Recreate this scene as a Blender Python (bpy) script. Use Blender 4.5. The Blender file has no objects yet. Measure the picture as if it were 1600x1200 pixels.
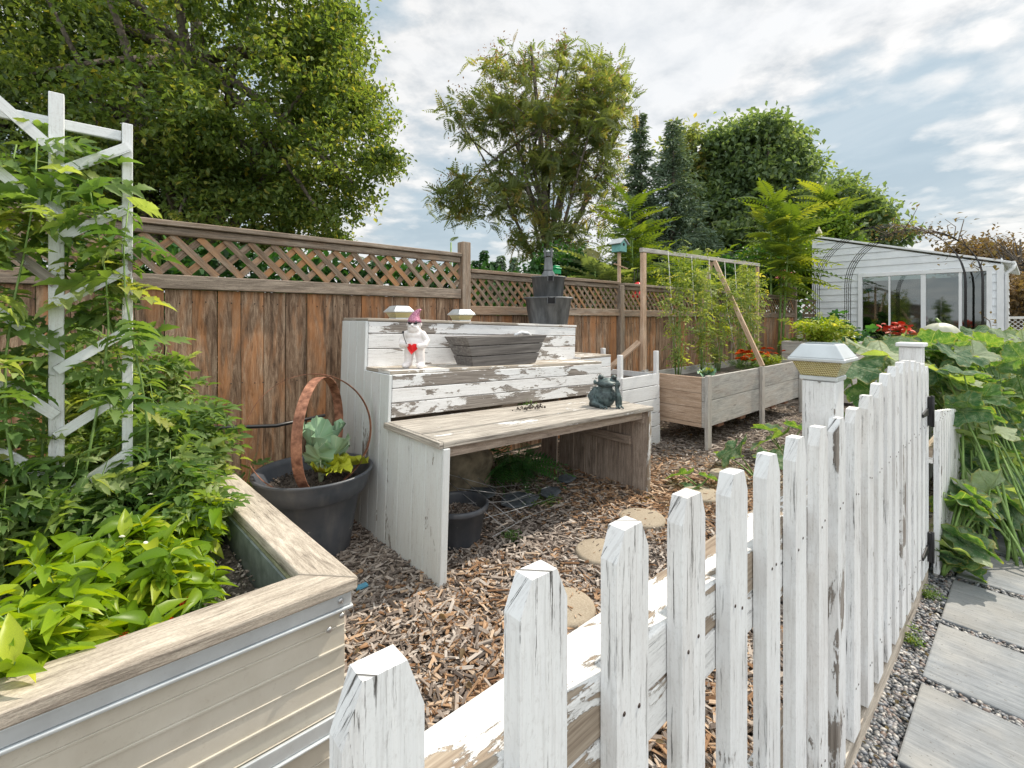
import bpy, math, random
import numpy as np
from mathutils import Vector, Matrix
random.seed(7); rng=np.random.default_rng(7)
sc=bpy.context.scene; COL=sc.collection
R=math.radians
# ---------------- camera
cd=bpy.data.cameras.new('Camera'); cam=bpy.data.objects.new('Camera',cd); COL.objects.link(cam)
cam.location=(0,0,1.4); cam.rotation_euler=(R(90),0,R(-41.7))
cd.sensor_width=36; cd.lens=16.43; cd.shift_y=-0.0644; cd.clip_start=.02; cd.clip_end=2000
sc.camera=cam
# ---------------- light
SAZ,SEL=R(-9),R(50)
S=Vector((math.cos(SEL)*math.cos(SAZ),math.cos(SEL)*math.sin(SAZ),math.sin(SEL)))
sd=bpy.data.lights.new('Sun','SUN'); sd.energy=3.9; sd.angle=R(.8); sd.color=(1,.90,.76)
so=bpy.data.objects.new('Sun',sd); COL.objects.link(so); so.rotation_euler=(-S).to_track_quat('-Z','Y').to_euler(); so.location=(0,0,20)
sc.view_settings.view_transform='Standard'; sc.view_settings.look='None'; sc.view_settings.gamma=1; sc.view_settings.exposure=.38
try: sc.view_settings.use_curve_mapping=False
except Exception: pass
sc.cycles.max_bounces=8; sc.cycles.diffuse_bounces=4; sc.cycles.transparent_max_bounces=12; sc.cycles.transmission_bounces=4

# ---------------- node mini language
class NT:
    def __init__(s,tree): s.t=tree; s.n=tree.nodes; s.l=tree.links
    def N(s,typ,ins=None,**kw):
        n=s.n.new(typ)
        for k,v in kw.items(): setattr(n,k,v)
        if ins:
            for k,v in ins.items():
                i=n.inputs[k]
                if isinstance(v,bpy.types.NodeSocket): s.l.new(v,i)
                else: i.default_value=v
        return n
    def m(s,op,a,b=0,c=0,clamp=False):
        n=s.N('ShaderNodeMath',{0:a,1:b,2:c},operation=op); n.use_clamp=clamp; return n.outputs[0]
    def vm(s,op,a,b=(0,0,0)):
        n=s.N('ShaderNodeVectorMath',{0:a,1:b},operation=op); return n.outputs[0]
    def mul(s,a,b): return s.m('MULTIPLY',a,b)
    def add(s,a,b): return s.m('ADD',a,b)
    def mix(s,f,a,b,typ='MIX'):
        n=s.N('ShaderNodeMix',data_type='RGBA',blend_type=typ,clamp_factor=True)
        for i,v in ((0,f),(6,a),(7,b)):
            if isinstance(v,bpy.types.NodeSocket): s.l.new(v,n.inputs[i])
            else: n.inputs[i].default_value=(tuple(v)+(1,))[:4] if i else v
        return n.outputs[2]
    def noise(s,vec,scale=5,detail=5,rough=.55,dist=0):
        return s.N('ShaderNodeTexNoise',{'Vector':vec,'Scale':scale,'Detail':detail,'Roughness':rough,'Distortion':dist}).outputs[0]
    def ramp(s,f,stops,interp='LINEAR'):
        n=s.N('ShaderNodeValToRGB',{0:f}); cr=n.color_ramp; cr.interpolation=interp
        while len(cr.elements)<len(stops): cr.elements.new(.5)
        for e,(p,c) in zip(cr.elements,stops):
            e.position=p; e.color=(c,c,c,1) if isinstance(c,(int,float)) else tuple(c)+(1,)
        return n.outputs[0]
    def step(s,f,a,b): return s.N('ShaderNodeMapRange',{0:f,1:a,2:b,3:0.,4:1.}).outputs[0]
    def sc(s,vec,v): return s.vm('MULTIPLY',vec,v)
MATS={}
def mat(name,fn,bump=None):
    m=bpy.data.materials.new(name); m.use_nodes=True; t=NT(m.node_tree); t.n.clear()
    out=t.N('ShaderNodeOutputMaterial'); r=fn(t)
    if isinstance(r,dict):
        h=r.pop('height',None); d=r.pop('dist',.002); st=r.pop('bs',.6)
        b=t.N('ShaderNodeBsdfPrincipled')
        for k,v in r.items():
            i=b.inputs[k]
            if isinstance(v,bpy.types.NodeSocket): t.l.new(v,i)
            else: i.default_value=(tuple(v)+(1,)) if isinstance(v,tuple) and len(v)==3 and i.type=='RGBA' else v
        if h is not None:
            bn=t.N('ShaderNodeBump',{'Strength':st,'Distance':d,'Height':h}); t.l.new(bn.outputs[0],b.inputs['Normal'])
        r=b.outputs[0]
    t.l.new(r,out.inputs[0]); MATS[name]=m; return m
def coords(t):
    "uv in metres (u along the grain) with an offset per object, and the per-face random number"
    uv=t.N('ShaderNodeUVMap').outputs[0]; oi=t.N('ShaderNodeObjectInfo').outputs['Random']
    off=t.N('ShaderNodeCombineXYZ',{0:t.mul(oi,31.7),1:t.mul(oi,17.3),2:t.mul(oi,7.)}).outputs[0]
    v=t.vm('ADD',uv,off); a=t.N('ShaderNodeAttribute',attribute_name='rnd').outputs['Fac']
    rr=t.m('FRACT',t.add(a,oi)); return v,rr
def obj(t): return t.N('ShaderNodeTexCoord').outputs['Object']
def geo(t): return t.N('ShaderNodeNewGeometry').outputs['Position']

def wood(name,c_dark,c_mid,c_light,stain=(.03,.02,.015),stainamt=.5,grain=1.,knots=.5,warm=None,warmamt=0,rough=.85,vary=.5,dist=.0022):
    def fn(t):
        v,r=coords(t)
        g1=t.noise(t.sc(v,(5,60*grain,1)),1,9,.7,.9); g2=t.noise(t.sc(v,(18,300*grain,1)),1,5,.7,.3); g3=t.noise(t.sc(v,(120,260,1)),1,5,.7)
        wav=t.noise(t.sc(v,(1.2,9,1)),1,4,.6,1.5)
        gg=t.add(t.mul(g1,.6),t.add(t.mul(g2,.25),t.mul(wav,.3)))
        col=t.ramp(gg,[(.42,c_dark),(.55,c_mid),(.68,c_light)])
        col=t.mix(t.mul(t.m('SUBTRACT',r,.35),vary*1.4),col,t.mix(1.,col,(.55,.52,.5),'MULTIPLY'))
        col=t.mix(t.mul(t.step(g3,.5,.72),.55),col,t.mix(1.,col,(.5,.48,.46),'MULTIPLY')); col=t.mix(t.mul(t.step(g3,.5,.3),.4),col,t.mix(1.,col,(1.5,1.48,1.45),'MULTIPLY'))
        if warm:
            w=t.noise(t.sc(v,(1.3,7,1)),1,5,.6,1.2)
            w=t.step(t.add(w,t.mul(t.m('FRACT',t.mul(r,7.31)),.22)),.56,.76)
            col=t.mix(t.mul(w,warmamt),col,warm)
        ck=t.mul(t.step(t.noise(t.sc(v,(3.5,130*grain,1)),1,6,.75,.3),.60,.67),t.step(t.noise(t.sc(v,(2,9,5)),1,3),.40,.58))
        col=t.mix(t.mul(ck,.85),col,tuple(x*.35 for x in c_dark))
        s=t.step(t.noise(t.sc(v,(1.1,16,1)),1,6,.7,.8),.55,.72)
        col=t.mix(t.mul(s,stainamt),col,stain)
        vo=t.N('ShaderNodeTexVoronoi',{'Vector':t.sc(v,(2.2,7,1)),'Scale':1.}).outputs['Distance']
        kn=t.m('SUBTRACT',1.,t.step(vo,.05,.12),clamp=True)
        col=t.mix(t.mul(kn,knots),col,stain)
        h=t.add(t.add(t.mul(g1,.6),t.add(t.mul(g3,.4),t.mul(ck,-.9))),t.add(t.mul(g2,.6),t.mul(kn,-.4)))
        return {'Base Color':col,'Roughness':rough,'height':h,'dist':dist,'bs':.9,'Specular IOR Level':.25}
    return mat(name,fn)
def paint(name,amount,colr=(.80,.81,.82),bare1=(.12,.10,.085),bare2=(.36,.33,.30),grime=.25,crack=.5,dist=.0016):
    def fn(t):
        v,r=coords(t)
        n1=t.noise(t.sc(v,(3.2,11,1)),1,8,.68,.4); n2=t.noise(t.sc(v,(1.1,3.1,1)),1,3,.5,.3)
        msk=t.add(t.add(t.mul(n1,.62),t.add(t.mul(n2,.36),t.mul(t.noise(t.sc(v,(60,90,1)),1,5,.7),.05))),t.mul(t.m('SUBTRACT',r,.5),.10))
        th=.70-.24*amount
        peel=t.step(msk,th,th+.012)
        g=t.noise(t.sc(v,(4,120,1)),1,6,.7,.3)
        bare=t.ramp(g,[(.33,bare1),(.68,bare2)])
        ck=t.step(t.noise(t.sc(v,(5,120,1)),1,6,.78,.3),.58,.63)
        cm=t.step(t.noise(t.sc(v,(2.6,7,3)),1,3),.44,.58)
        ck=t.mul(t.mul(ck,cm),crack)
        dirt=t.step(t.noise(t.sc(v,(2.3,14,1)),1,6,.7,.3),.45,.8)
        pc=t.mix(t.mul(dirt,grime),colr,(.47,.42,.39)); sp_=t.noise(t.sc(v,(90,150,1)),1,5,.75); pc=t.mix(t.mul(t.step(sp_,.52,.72),.55),pc,(.45,.43,.41)); gr2=t.step(t.noise(t.sc(v,(8,170,2)),1,5,.7,.3),.5,.66); pc=t.mix(t.mul(gr2,.22+grime*.3),pc,(.40,.38,.36))
        pc=t.mix(t.mul(t.m('FRACT',t.mul(r,5.7)),.28),pc,(.70,.74,.77))
        col=t.mix(ck,pc,(.07,.065,.06)); col=t.mix(peel,col,bare)
        h=t.add(t.add(t.add(t.mul(peel,-1.),t.mul(t.step(msk,th-.03,th),.35)),t.mul(ck,-.7)),t.add(t.mul(g,.25),t.mul(t.noise(t.sc(v,(9,60,1)),1,4),.35)))
        return {'Base Color':col,'Roughness':t.add(.5,t.mul(peel,.35)),'height':h,'dist':dist,'bs':.9,'Specular IOR Level':.3}
    return mat(name,fn)
WFENCE=wood('fence boards',(.06,.038,.026),(.225,.145,.095),(.46,.34,.24),stain=(.03,.02,.015),stainamt=.75,grain=.6,warm=(.45,.20,.08),warmamt=.72,vary=.6,dist=.005)
WRAIL=wood('fence rails',(.10,.08,.065),(.22,.18,.145),(.38,.32,.26),warm=(.36,.20,.10),warmamt=.35,stainamt=.35)
WLAT=wood('lattice slats',(.11,.08,.06),(.24,.18,.13),(.40,.32,.25),warm=(.48,.24,.10),warmamt=.75,stainamt=.3)
WGREY=wood('weathered timber',(.17,.145,.12),(.41,.36,.30),(.60,.54,.46),stain=(.07,.055,.045),stainamt=.4,grain=.8,knots=.6,vary=.25)
WBED=wood('cedar bed boards',(.24,.235,.225),(.42,.41,.39),(.56,.55,.52),stain=(.12,.11,.10),stainamt=.35,warm=(.45,.33,.24),warmamt=.22,vary=.3)
WORNG=wood('cedar end boards',(.25,.175,.12),(.45,.325,.235),(.60,.47,.37),stain=(.07,.045,.035),stainamt=.35,vary=.25)
WNEW=wood('trellis timber',(.30,.19,.12),(.47,.33,.23),(.60,.46,.35),stain=(.2,.13,.09),stainamt=.2,vary=.2,knots=.7)
WPALL=wood('old pallet boards',(.14,.11,.09),(.34,.28,.235),(.52,.44,.37),stain=(.05,.035,.03),stainamt=.5,vary=.6)
PHEAVY=paint('peeling white paint',.60,colr=(.78,.785,.79),grime=.45,crack=.9)
PSEAT=paint('seat paint remnants',1.12,colr=(.72,.71,.69),bare1=(.13,.115,.10),bare2=(.60,.56,.50),grime=.7,dist=.004)
PSIDE=paint('worn white paint',.24,colr=(.66,.70,.71),grime=.35,crack=.6)
PTREAD=paint('worn tread paint',.85,colr=(.76,.75,.73),bare1=(.2,.17,.14),bare2=(.5,.45,.38),grime=.5)
PPICK=paint('picket paint',.33,colr=(.79,.80,.805),grime=.6,crack=1.)
PRAIL=paint('rail paint',.88,colr=(.85,.845,.83),bare1=(.2,.15,.11),bare2=(.45,.38,.3),grime=.15)
PTREL=paint('trellis paint',.35,colr=(.72,.76,.78),grime=.3)

def simple(name,c,rough=.5,metal=0,var=.15,scale=20,bump=.0,spec=.5,c2=None,detail=5,dist=.001,dirt=0,dirtc=(.2,.17,.13)):
    def fn(t):
        o=obj(t); n=t.noise(o,scale,detail,.6)
        col=t.mix(t.step(n,.35,.7),tuple(x*(1-var) for x in c),c2 or tuple(min(1,x*(1+var)) for x in c))
        if dirt:
            a=t.noise(t.sc(o,(1.5,1.5,.5)),3.,8,.7,.5); bb=t.noise(o,55,5,.75); col=t.mix(t.mul(t.step(a,.45,.75),dirt),col,dirtc); col=t.mix(t.mul(t.step(bb,.58,.70),dirt),col,dirtc)
        d={'Base Color':col,'Roughness':rough,'Metallic':metal,'Specular IOR Level':spec}
        if bump: d.update(height=n,dist=dist,bs=bump)
        return d
    return mat(name,fn)
def leafmat(name,c1,c2,c3=None,trans=.45,rough=.5,tc=None,spec=.35,yellow=None,amt=.1):
    def fn(t):
        v,_=coords(t); r=t.N('ShaderNodeAttribute',attribute_name='rnd').outputs['Fac']
        col=t.mix(r,c1,c2)
        if c3: col=t.mix(t.step(r,.8,1.),col,c3)
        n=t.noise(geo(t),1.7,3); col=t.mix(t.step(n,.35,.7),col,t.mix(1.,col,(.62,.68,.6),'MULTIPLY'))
        if yellow: 
            yy=t.step(t.noise(geo(t),2.6,2),.62,.72); rr=t.step(t.m('FRACT',t.mul(r,13.7)),1-amt*2,1.)
            col=t.mix(t.m('MAXIMUM',t.mul(yy,.45),t.mul(rr,.8)),col,yellow)
        fine=t.noise(t.sc(v,(70,70,1)),1,3); col=t.mix(t.step(fine,.3,.8),col,t.mix(1.,col,(1.35,1.3,1.2),'MULTIPLY'))
        p=t.N('ShaderNodeBsdfPrincipled',{'Base Color':col,'Roughness':rough,'Specular IOR Level':spec})
        tr=t.N('ShaderNodeBsdfTranslucent',{'Color':t.mix(1.,col,tc or (2.1,2.0,.75),'MULTIPLY')})
        return t.N('ShaderNodeMixShader',{0:trans,1:p.outputs[0],2:tr.outputs[0]}).outputs[0]
    return mat(name,fn)

# ---------------- mesh builder
def rotm(ax,an):
    return np.array(Matrix.Rotation(an,3,ax))
class B:
    def __init__(s): s.ch=[]; s.nv=0; s.V=[]
    def raw(s,V,F,UV=None,r=0.,m=0,sm=False):
        V=np.asarray(V,float).reshape(-1,3); F=np.asarray(F,int)
        if UV is None: UV=np.zeros(F.shape+(2,))
        n=len(F); rr=np.full(n,r,float) if np.isscalar(r) else np.asarray(r,float)
        s.ch.append((F+s.nv,np.asarray(UV,float),rr,np.full(n,m,int) if np.isscalar(m) else m,np.full(n,sm,bool)))
        s.V.append(V); s.nv+=len(V); return s
    def hexa(s,P,g=0,r=None,m=0):
        "8 corners: bottom ring 0-3, top ring 4-7; g = grain direction (0: edge 0-1, 1: edge 1-2, 2: vertical)"
        P=np.asarray(P,float); r=random.random() if r is None else r
        e=[P[1]-P[0],P[2]-P[1],P[4]-P[0]]; gd=e[g]/max(1e-9,np.linalg.norm(e[g]))
        F=[(0,3,2,1),(4,5,6,7),(0,1,5,4),(1,2,6,5),(2,3,7,6),(3,0,4,7)]; UV=[]
        c=P.mean(0); ou,ov=r*37.1,r*91.7
        for f in F:
            q=P[list(f)]; n=np.cross(q[1]-q[0],q[2]-q[0]); n/=max(1e-9,np.linalg.norm(n))
            if abs(n@gd)>.8:
                a=q[1]-q[0]; a/=max(1e-9,np.linalg.norm(a)); b=np.cross(n,a); UV.append([((p-c)@a*.25+ou,(p-c)@b+ov) for p in q])
            else:
                b=np.cross(n,gd); UV.append([((p-c)@gd+ou,(p-c)@b+ov+n@np.array([.3,.7,1.1])) for p in q])
        return s.raw(P,F,UV,r,m)
    def box(s,x0,y0,z0,x1,y1,z1,g=None,r=None,m=0):
        if g is None: g=int(np.argmax([x1-x0,y1-y0,z1-z0]))
        return s.hexa([(x0,y0,z0),(x1,y0,z0),(x1,y1,z0),(x0,y1,z0),(x0,y0,z1),(x1,y0,z1),(x1,y1,z1),(x0,y1,z1)],g,r,m)
    def beam(s,p,q,w,t,up=(0,0,1),r=None,m=0,taper=1.):
        "w across (perp to up), t along up"
        p=np.array(p,float); q=np.array(q,float); d=q-p; d/=np.linalg.norm(d); u=np.array(up,float); u=u-(u@d)*d; u/=np.linalg.norm(u); a=np.cross(d,u)
        P=[]
        for z in (-1,1):
            for (e,k,si) in ((p,1,-1),(q,taper,-1),(q,taper,1),(p,1,1)): P.append(e+a*si*w/2*k*-1+u*z*t/2*k)
        return s.hexa(P,0,r,m)
    def poly(s,pts,thick_vec,g=(0,0,1),r=None,m=0):
        "flat polygon extruded along thick_vec"
        P=np.array(pts,float); k=len(P); T=np.array(thick_vec,float); r=random.random() if r is None else r
        g=np.array(g,float); V=np.vstack([P,P+T]); ou,ov=r*37.1,r*91.7; tn=T/np.linalg.norm(T); b=np.cross(tn,g)
        def uv(i,sh=0): p=V[i]; return (p@g+ou,p@b+ov+sh)
        s.raw(V,[list(range(k))[::-1]],[[uv(i) for i in range(k)][::-1]],r,m)
        s.raw(np.zeros((0,3)),[[i+k-s.nv+s.nv for i in range(k)]],[[uv(i+k,.5) for i in range(k)]],r,m); s.ch[-1]=(s.ch[-1][0]-2*k,)+s.ch[-1][1:]
        F=[];U=[]
        for i in range(k):
            j=(i+1)%k; F.append((i,j,j+k,i+k)); U.append([uv(i),uv(j),(uv(j)[0],uv(j)[1]+np.linalg.norm(T)),(uv(i)[0],uv(i)[1]+np.linalg.norm(T))])
        s.raw(np.zeros((0,3)),F,U,r,m); s.ch[-1]=(s.ch[-1][0]-2*k,)+s.ch[-1][1:]; return s
    def tube(s,pts,rad,n=8,r=None,m=0,cap=True,sm=True):
        pts=[np.array(p,float) for p in pts]; k=len(pts); rad=[rad]*k if np.isscalar(rad) else rad
        r=random.random() if r is None else r; V=[]; prev=None; L=0; Ls=[]
        for i,p in enumerate(pts):
            d=pts[min(i+1,k-1)]-pts[max(i-1,0)]; d=d/max(1e-9,np.linalg.norm(d))
            if prev is None: a=np.cross(d,(0,0,1) if abs(d[2])<.9 else (1,0,0))
            else: a=prev-(prev@d)*d
            a=a/max(1e-9,np.linalg.norm(a)); prev=a; b=np.cross(d,a)
            if i: L+=np.linalg.norm(p-pts[i-1])
            Ls.append(L)
            for j in range(n):
                t=2*math.pi*j/n; V.append(p+(a*math.cos(t)+b*math.sin(t))*rad[i])
        F=[];U=[]
        for i in range(k-1):
            for j in range(n):
                j2=(j+1)%n; F.append((i*n+j,i*n+j2,(i+1)*n+j2,(i+1)*n+j)); c=2*math.pi*rad[i]/n
                U.append([(Ls[i]+r*37,j*c+r*91),(Ls[i]+r*37,(j+1)*c+r*91),(Ls[i+1]+r*37,(j+1)*c+r*91),(Ls[i+1]+r*37,j*c+r*91)])
        s.raw(V,F,U,r,m,sm)
        if cap:
            b0=s.nv-len(V); z=np.zeros((0,3))
            for ring in ([b0+j for j in range(n)][::-1],[b0+(k-1)*n+j for j in range(n)]):
                s.ch.append((np.array([ring]),np.zeros((1,n,2)),np.array([r]),np.array([m]),np.array([False])))
        return s
    def lathe(s,prof,c=(0,0,0),n=40,r=0.,m=0,sq=1.,sm=True,rim=None):
        V=[];F=[];U=[]
        for i,(ra,z) in enumerate(prof):
            for j in range(n):
                t=2*math.pi*j/n; V.append((c[0]+ra*math.cos(t),c[1]+ra*math.sin(t)*sq,c[2]+z))
        for i in range(len(prof)-1):
            for j in range(n):
                j2=(j+1)%n; F.append((i*n+j,i*n+j2,(i+1)*n+j2,(i+1)*n+j)); U.append([(j/n*2,prof[i][1]),((j+1)/n*2,prof[i][1]),((j+1)/n*2,prof[i+1][1]),(j/n*2,prof[i+1][1])])
        return s.raw(V,F,U,r,m,sm)
    def ell(s,c,rad,n=16,k=10,rot=None,r=0.,m=0,f=None):
        V=[];F=[]
        for i in range(k+1):
            ph=math.pi*i/k
            for j in range(n):
                t=2*math.pi*j/n; p=np.array([math.sin(ph)*math.cos(t),math.sin(ph)*math.sin(t),math.cos(ph)])
                if f: p=p*f(p)
                V.append(p*np.array(rad))
        V=np.array(V)
        if rot is not None: V=V@np.array(rot).T
        V+=np.array(c)
        for i in range(k):
            for j in range(n): F.append((i*n+j,(i+1)*n+j,(i+1)*n+(j+1)%n,i*n+(j+1)%n))
        return s.raw(V,F,None,r,m,True)
    def inst(s,tpl,T,Rm,Sz,r,m=0,sm=False):
        "many copies of a template (V,F,UV)"
        tv,tf,tu=tpl; N=len(T); k=len(tv); Sz=np.asarray(Sz,float)
        if Sz.ndim==1: Sz=Sz[:,None]*np.ones((1,3))
        V=np.einsum('nij,nkj->nki',Rm,tv[None]*Sz[:,None,:])+np.asarray(T)[:,None,:]
        F=(tf[None]+(np.arange(N)*k)[:,None,None]).reshape(-1,tf.shape[1])
        U=np.tile(tu[None]*1.,(N,1,1,1)).reshape(-1,tf.shape[1],2); rr=np.repeat(np.asarray(r,float),len(tf))
        return s.raw(V.reshape(-1,3),F,U,rr,m,sm)
    def build(s,name,mats,parent=None,world=True,bevel=0,seg=1,kind=None,smooth=None,loc=None,voxel=0):
        me=bpy.data.meshes.new(name); V=np.vstack(s.V)
        o=bpy.data.objects.new(name,me)
        if parent is not None:
            o.parent=parent
            if world:
                off=Vector((0,0,0)); p=parent
                while p is not None: off+=p.location; p=p.parent
                V=V-np.array(off)
        elif loc is not None:
            V=V-np.array(loc); o.location=loc
        lv=np.concatenate([c[0].ravel() for c in s.ch]); tot=np.concatenate([np.full(len(c[0]),c[0].shape[1]) for c in s.ch])
        uv=np.concatenate([c[1].reshape(-1,2) for c in s.ch]); rr=np.concatenate([c[2] for c in s.ch]); mi=np.concatenate([c[3] for c in s.ch]); sm=np.concatenate([c[4] for c in s.ch])
        me.vertices.add(len(V)); me.vertices.foreach_set('co',V.ravel().astype(np.float32))
        me.loops.add(len(lv)); me.loops.foreach_set('vertex_index',lv.astype(np.int32))
        me.polygons.add(len(tot)); me.polygons.foreach_set('loop_start',np.concatenate([[0],np.cumsum(tot)[:-1]]).astype(np.int32))
        me.polygons.foreach_set('loop_total',tot.astype(np.int32)); me.polygons.foreach_set('material_index',mi.astype(np.int32))
        me.polygons.foreach_set('use_smooth',sm if smooth is None else np.full(len(tot),smooth))
        u=me.uv_layers.new(name='UVMap'); u.data.foreach_set('uv',uv.ravel().astype(np.float32))
        a=me.attributes.new('rnd','FLOAT','FACE'); a.data.foreach_set('value',rr.astype(np.float32))
        me.update(); me.validate()
        for mm in (mats if isinstance(mats,(list,tuple)) else [mats]): me.materials.append(mm)
        COL.objects.link(o)
        if bevel:
            md=o.modifiers.new('bevel','BEVEL'); md.width=bevel; md.segments=seg; md.limit_method='ANGLE'; md.angle_limit=R(40)
        if voxel:
            md=o.modifiers.new('remesh','REMESH'); md.mode='VOXEL'; md.voxel_size=voxel; md.use_smooth_shade=True
            md=o.modifiers.new('smooth','SMOOTH'); md.factor=.6; md.iterations=5
        if kind: o['kind']=kind
        return o
def T(name,label,cat,loc=(0,0,0),group=None,rot=(0,0,0)):
    o=bpy.data.objects.new(name,None); o.empty_display_size=.1; COL.objects.link(o); o.location=loc; o.rotation_euler=rot
    o['label']=label; o['category']=cat
    if group: o['group']=group
    return o
def tag(o,label,cat,group=None,kind=None):
    o['label']=label; o['category']=cat
    if group: o['group']=group
    if kind: o['kind']=kind
    return o
def copy_tree(o,parent=None):
    c=o.copy(); COL.objects.link(c)
    if parent is not None: c.parent=parent
    for ch in list(o.children): copy_tree(ch,c)
    return c
# ---------------- leaf templates (x = length, y = width, z = up)
def tpl(V,F,U=None):
    V=np.array(V,float); F=np.array(F,int)
    if U is None: U=V[F][:,:,:2]
    return V,F,np.array(U,float)
def leaf_rows(rows,fold=.12,droop=.15,L=1.,org=(0,0,0),ang=0,tip=True):
    "rows: (t,halfwidth)"
    V=[];F=[]
    for t,w in rows:
        z=-droop*t*t
        for sgn in (-1,0,1): V.append((t*L,sgn*w*L,(z+(fold*w*2 if sgn else 0))*L))
    for i in range(len(rows)-1):
        a=i*3; b=a+3; F+= [(a,b,b+1,a+1),(a+1,b+1,b+2,a+2)]
    V=np.array(V); c,s=math.cos(ang),math.sin(ang); V=V@np.array([[c,s,0],[-s,c,0],[0,0,1]])+np.array(org)
    return V,np.array(F)
def merge(parts):
    V=[];F=[];n=0
    for v,f in parts: V.append(v); F.append(f+n); n+=len(v)
    return tpl(np.vstack(V),np.vstack(F))
LQ=tpl([(0,0,0),(.5,-.28,.07),(1,0,-.06),(.5,.28,.07)],[(0,1,2,3)])
L2=tpl([(0,0,0),(.45,-.3,.09),(1,0,-.08),(.45,.3,.09)],[(0,1,2),(0,2,3)])
OV=merge([leaf_rows([(0,.01),(.15,.13),(.35,.21),(.6,.18),(.82,.09),(1,.003)],.35,.35)])
LEAFLET=[(0,.03),(.12,.2),(.22,.19),(.34,.31),(.45,.22),(.58,.26),(.68,.16),(.82,.13),(1,.004)]
def compound(n=3,ll=.34,spread=1.0,droop=.3,rows=LEAFLET,term=.4,w=.008,st=.25,shrink=.0):
    parts=[]
    K=6; V=[];F=[]
    for i in range(K+1):
        t=i/K; V+=[(t*(1-term*.6),-w,-droop*t*t),(t*(1-term*.6),w,-droop*t*t)]
    for i in range(K): F.append((2*i,2*i+1,2*i+3,2*i+2))
    parts.append((np.array(V),np.array(F)))
    for k in range(n):
        t=st+(1-st)*(k+.3)/n
        for sg in (-1,1):
            l=ll*(1-shrink*abs(t-.45)*1.6); parts.append(leaf_rows(rows,.3,.35,l,(t*(1-term*.6),0,-droop*t*t),sg*spread))
    parts.append(leaf_rows(rows,.3,.4,term,(1-term*.62,0,-droop),0))
    return merge(parts)
TOM=compound(3,.36,1.05,.35)
TOM2=compound(2,.36,.95,.5)
FR=[(0,.02),(.4,.17),(1,.003)]
FROND=compound(9,.26,1.15,.45,rows=FR,term=.2,w=.006,st=.12,shrink=.7)
LQT=[(0,.02),(.5,.2),(1,.003)]
def lite(n,ll,spread,droop,term,st,shrink,wd=.19):
    V=[];F=[]
    def lf(t,a,l):
        x,z=t*(1-term*.6),-droop*t*t; c,s=math.cos(a),math.sin(a); i=len(V)
        for u,w,zz_ in ((0,0,0),(.45,-wd,.05),(1,0,-.22),(.45,wd,.05)): V.append((x+l*(u*c-w*s),l*(u*s+w*c),z+l*zz_))
        F.append((i,i+1,i+2,i+3))
    V+=[(0,-.006,0),(0,.006,0),(1-term*.6,.004,-droop),(1-term*.6,-.004,-droop)]; F.append((0,3,2,1))
    for k in range(n):
        t=st+(1-st)*(k+.3)/n
        for sg in (-1,1): lf(t,sg*spread,ll*(1-shrink*abs(t-.45)*1.4))
    lf(1,0,term); return tpl(V,F)
FRL=lite(7,.30,1.1,.35,.25,.15,.5)
FERN=compound(12,.2,1.25,.5,rows=FR,term=.12,w=.005,st=.1,shrink=1.)
def frames(d,roll=None,up=(0,0,1)):
    "rotation matrices with x along d, z near up, random roll"
    d=np.asarray(d,float); d=d/np.linalg.norm(d,axis=1,keepdims=True); u=np.tile(np.array(up,float),(len(d),1)); u[np.abs((d*u).sum(1))>.97]=(1,0,0)
    y=np.cross(u,d); y/=np.linalg.norm(y,axis=1,keepdims=True); z=np.cross(d,y)
    if roll is not None:
        c=np.cos(roll)[:,None]; s_=np.sin(roll)[:,None]; y,z=y*c+z*s_,-y*s_+z*c
    return np.stack([d,y,z],axis=2)
def sph(n):
    v=rng.normal(size=(n,3)); return v/np.linalg.norm(v,axis=1,keepdims=True)
# ---------------- sky
w=bpy.data.worlds.new('World'); sc.world=w; w.use_nodes=True; t=NT(w.node_tree); t.n.clear()
sky=t.N('ShaderNodeTexSky',sky_type='NISHITA',sun_disc=False,sun_elevation=SEL,sun_rotation=math.atan2(S.x,S.y),air_density=1.2,dust_density=2.,ozone_density=1.2)
dv=t.N('ShaderNodeTexCoord').outputs['Generated']; sp=t.N('ShaderNodeSeparateXYZ',{0:dv}); dz=sp.outputs[2]
inv=t.m('DIVIDE',1.,t.add(t.m('MAXIMUM',dz,0.),.16))
pv=t.N('ShaderNodeCombineXYZ',{0:t.mul(sp.outputs[0],inv),1:t.mul(sp.outputs[1],inv),2:t.mul(dz,1.2)}).outputs[0]
big=t.noise(t.vm('ADD',pv,(3.1,1.7,0)),.85,4,.5,.4); med=t.add(t.mul(t.noise(t.vm('ADD',pv,(7.,2.,3.)),3.0,8,.6,.15),.6),t.mul(t.m('SUBTRACT',1.,t.N('ShaderNodeTexVoronoi',{'Vector':t.vm('ADD',pv,t.sc(t.N('ShaderNodeTexNoise',{'Vector':pv,'Scale':6.,'Detail':5.}).outputs['Color'],(.22,.22,.22))),'Scale':6.5},feature='SMOOTH_F1').outputs['Distance']),.4)); fin=t.noise(pv,9.,6,.6,.2)
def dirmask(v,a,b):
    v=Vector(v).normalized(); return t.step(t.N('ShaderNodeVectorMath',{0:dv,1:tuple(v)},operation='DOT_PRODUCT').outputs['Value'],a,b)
cov=t.add(t.add(t.mul(big,.75),t.mul(med,.55)),t.mul(fin,.12))
cov=t.add(cov,t.mul(dirmask((.80,.40,.42),.80,.99),.16))
cov=t.m('SUBTRACT',cov,t.mul(dirmask((.93,.28,.21),.955,.995),.22))
cov=t.m('SUBTRACT',cov,t.mul(dirmask((.60,.78,.20),.975,.997),.13))
mk=t.step(cov,.59,.74)
tone=t.add(t.mul(med,.6),t.mul(fin,.5))
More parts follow.
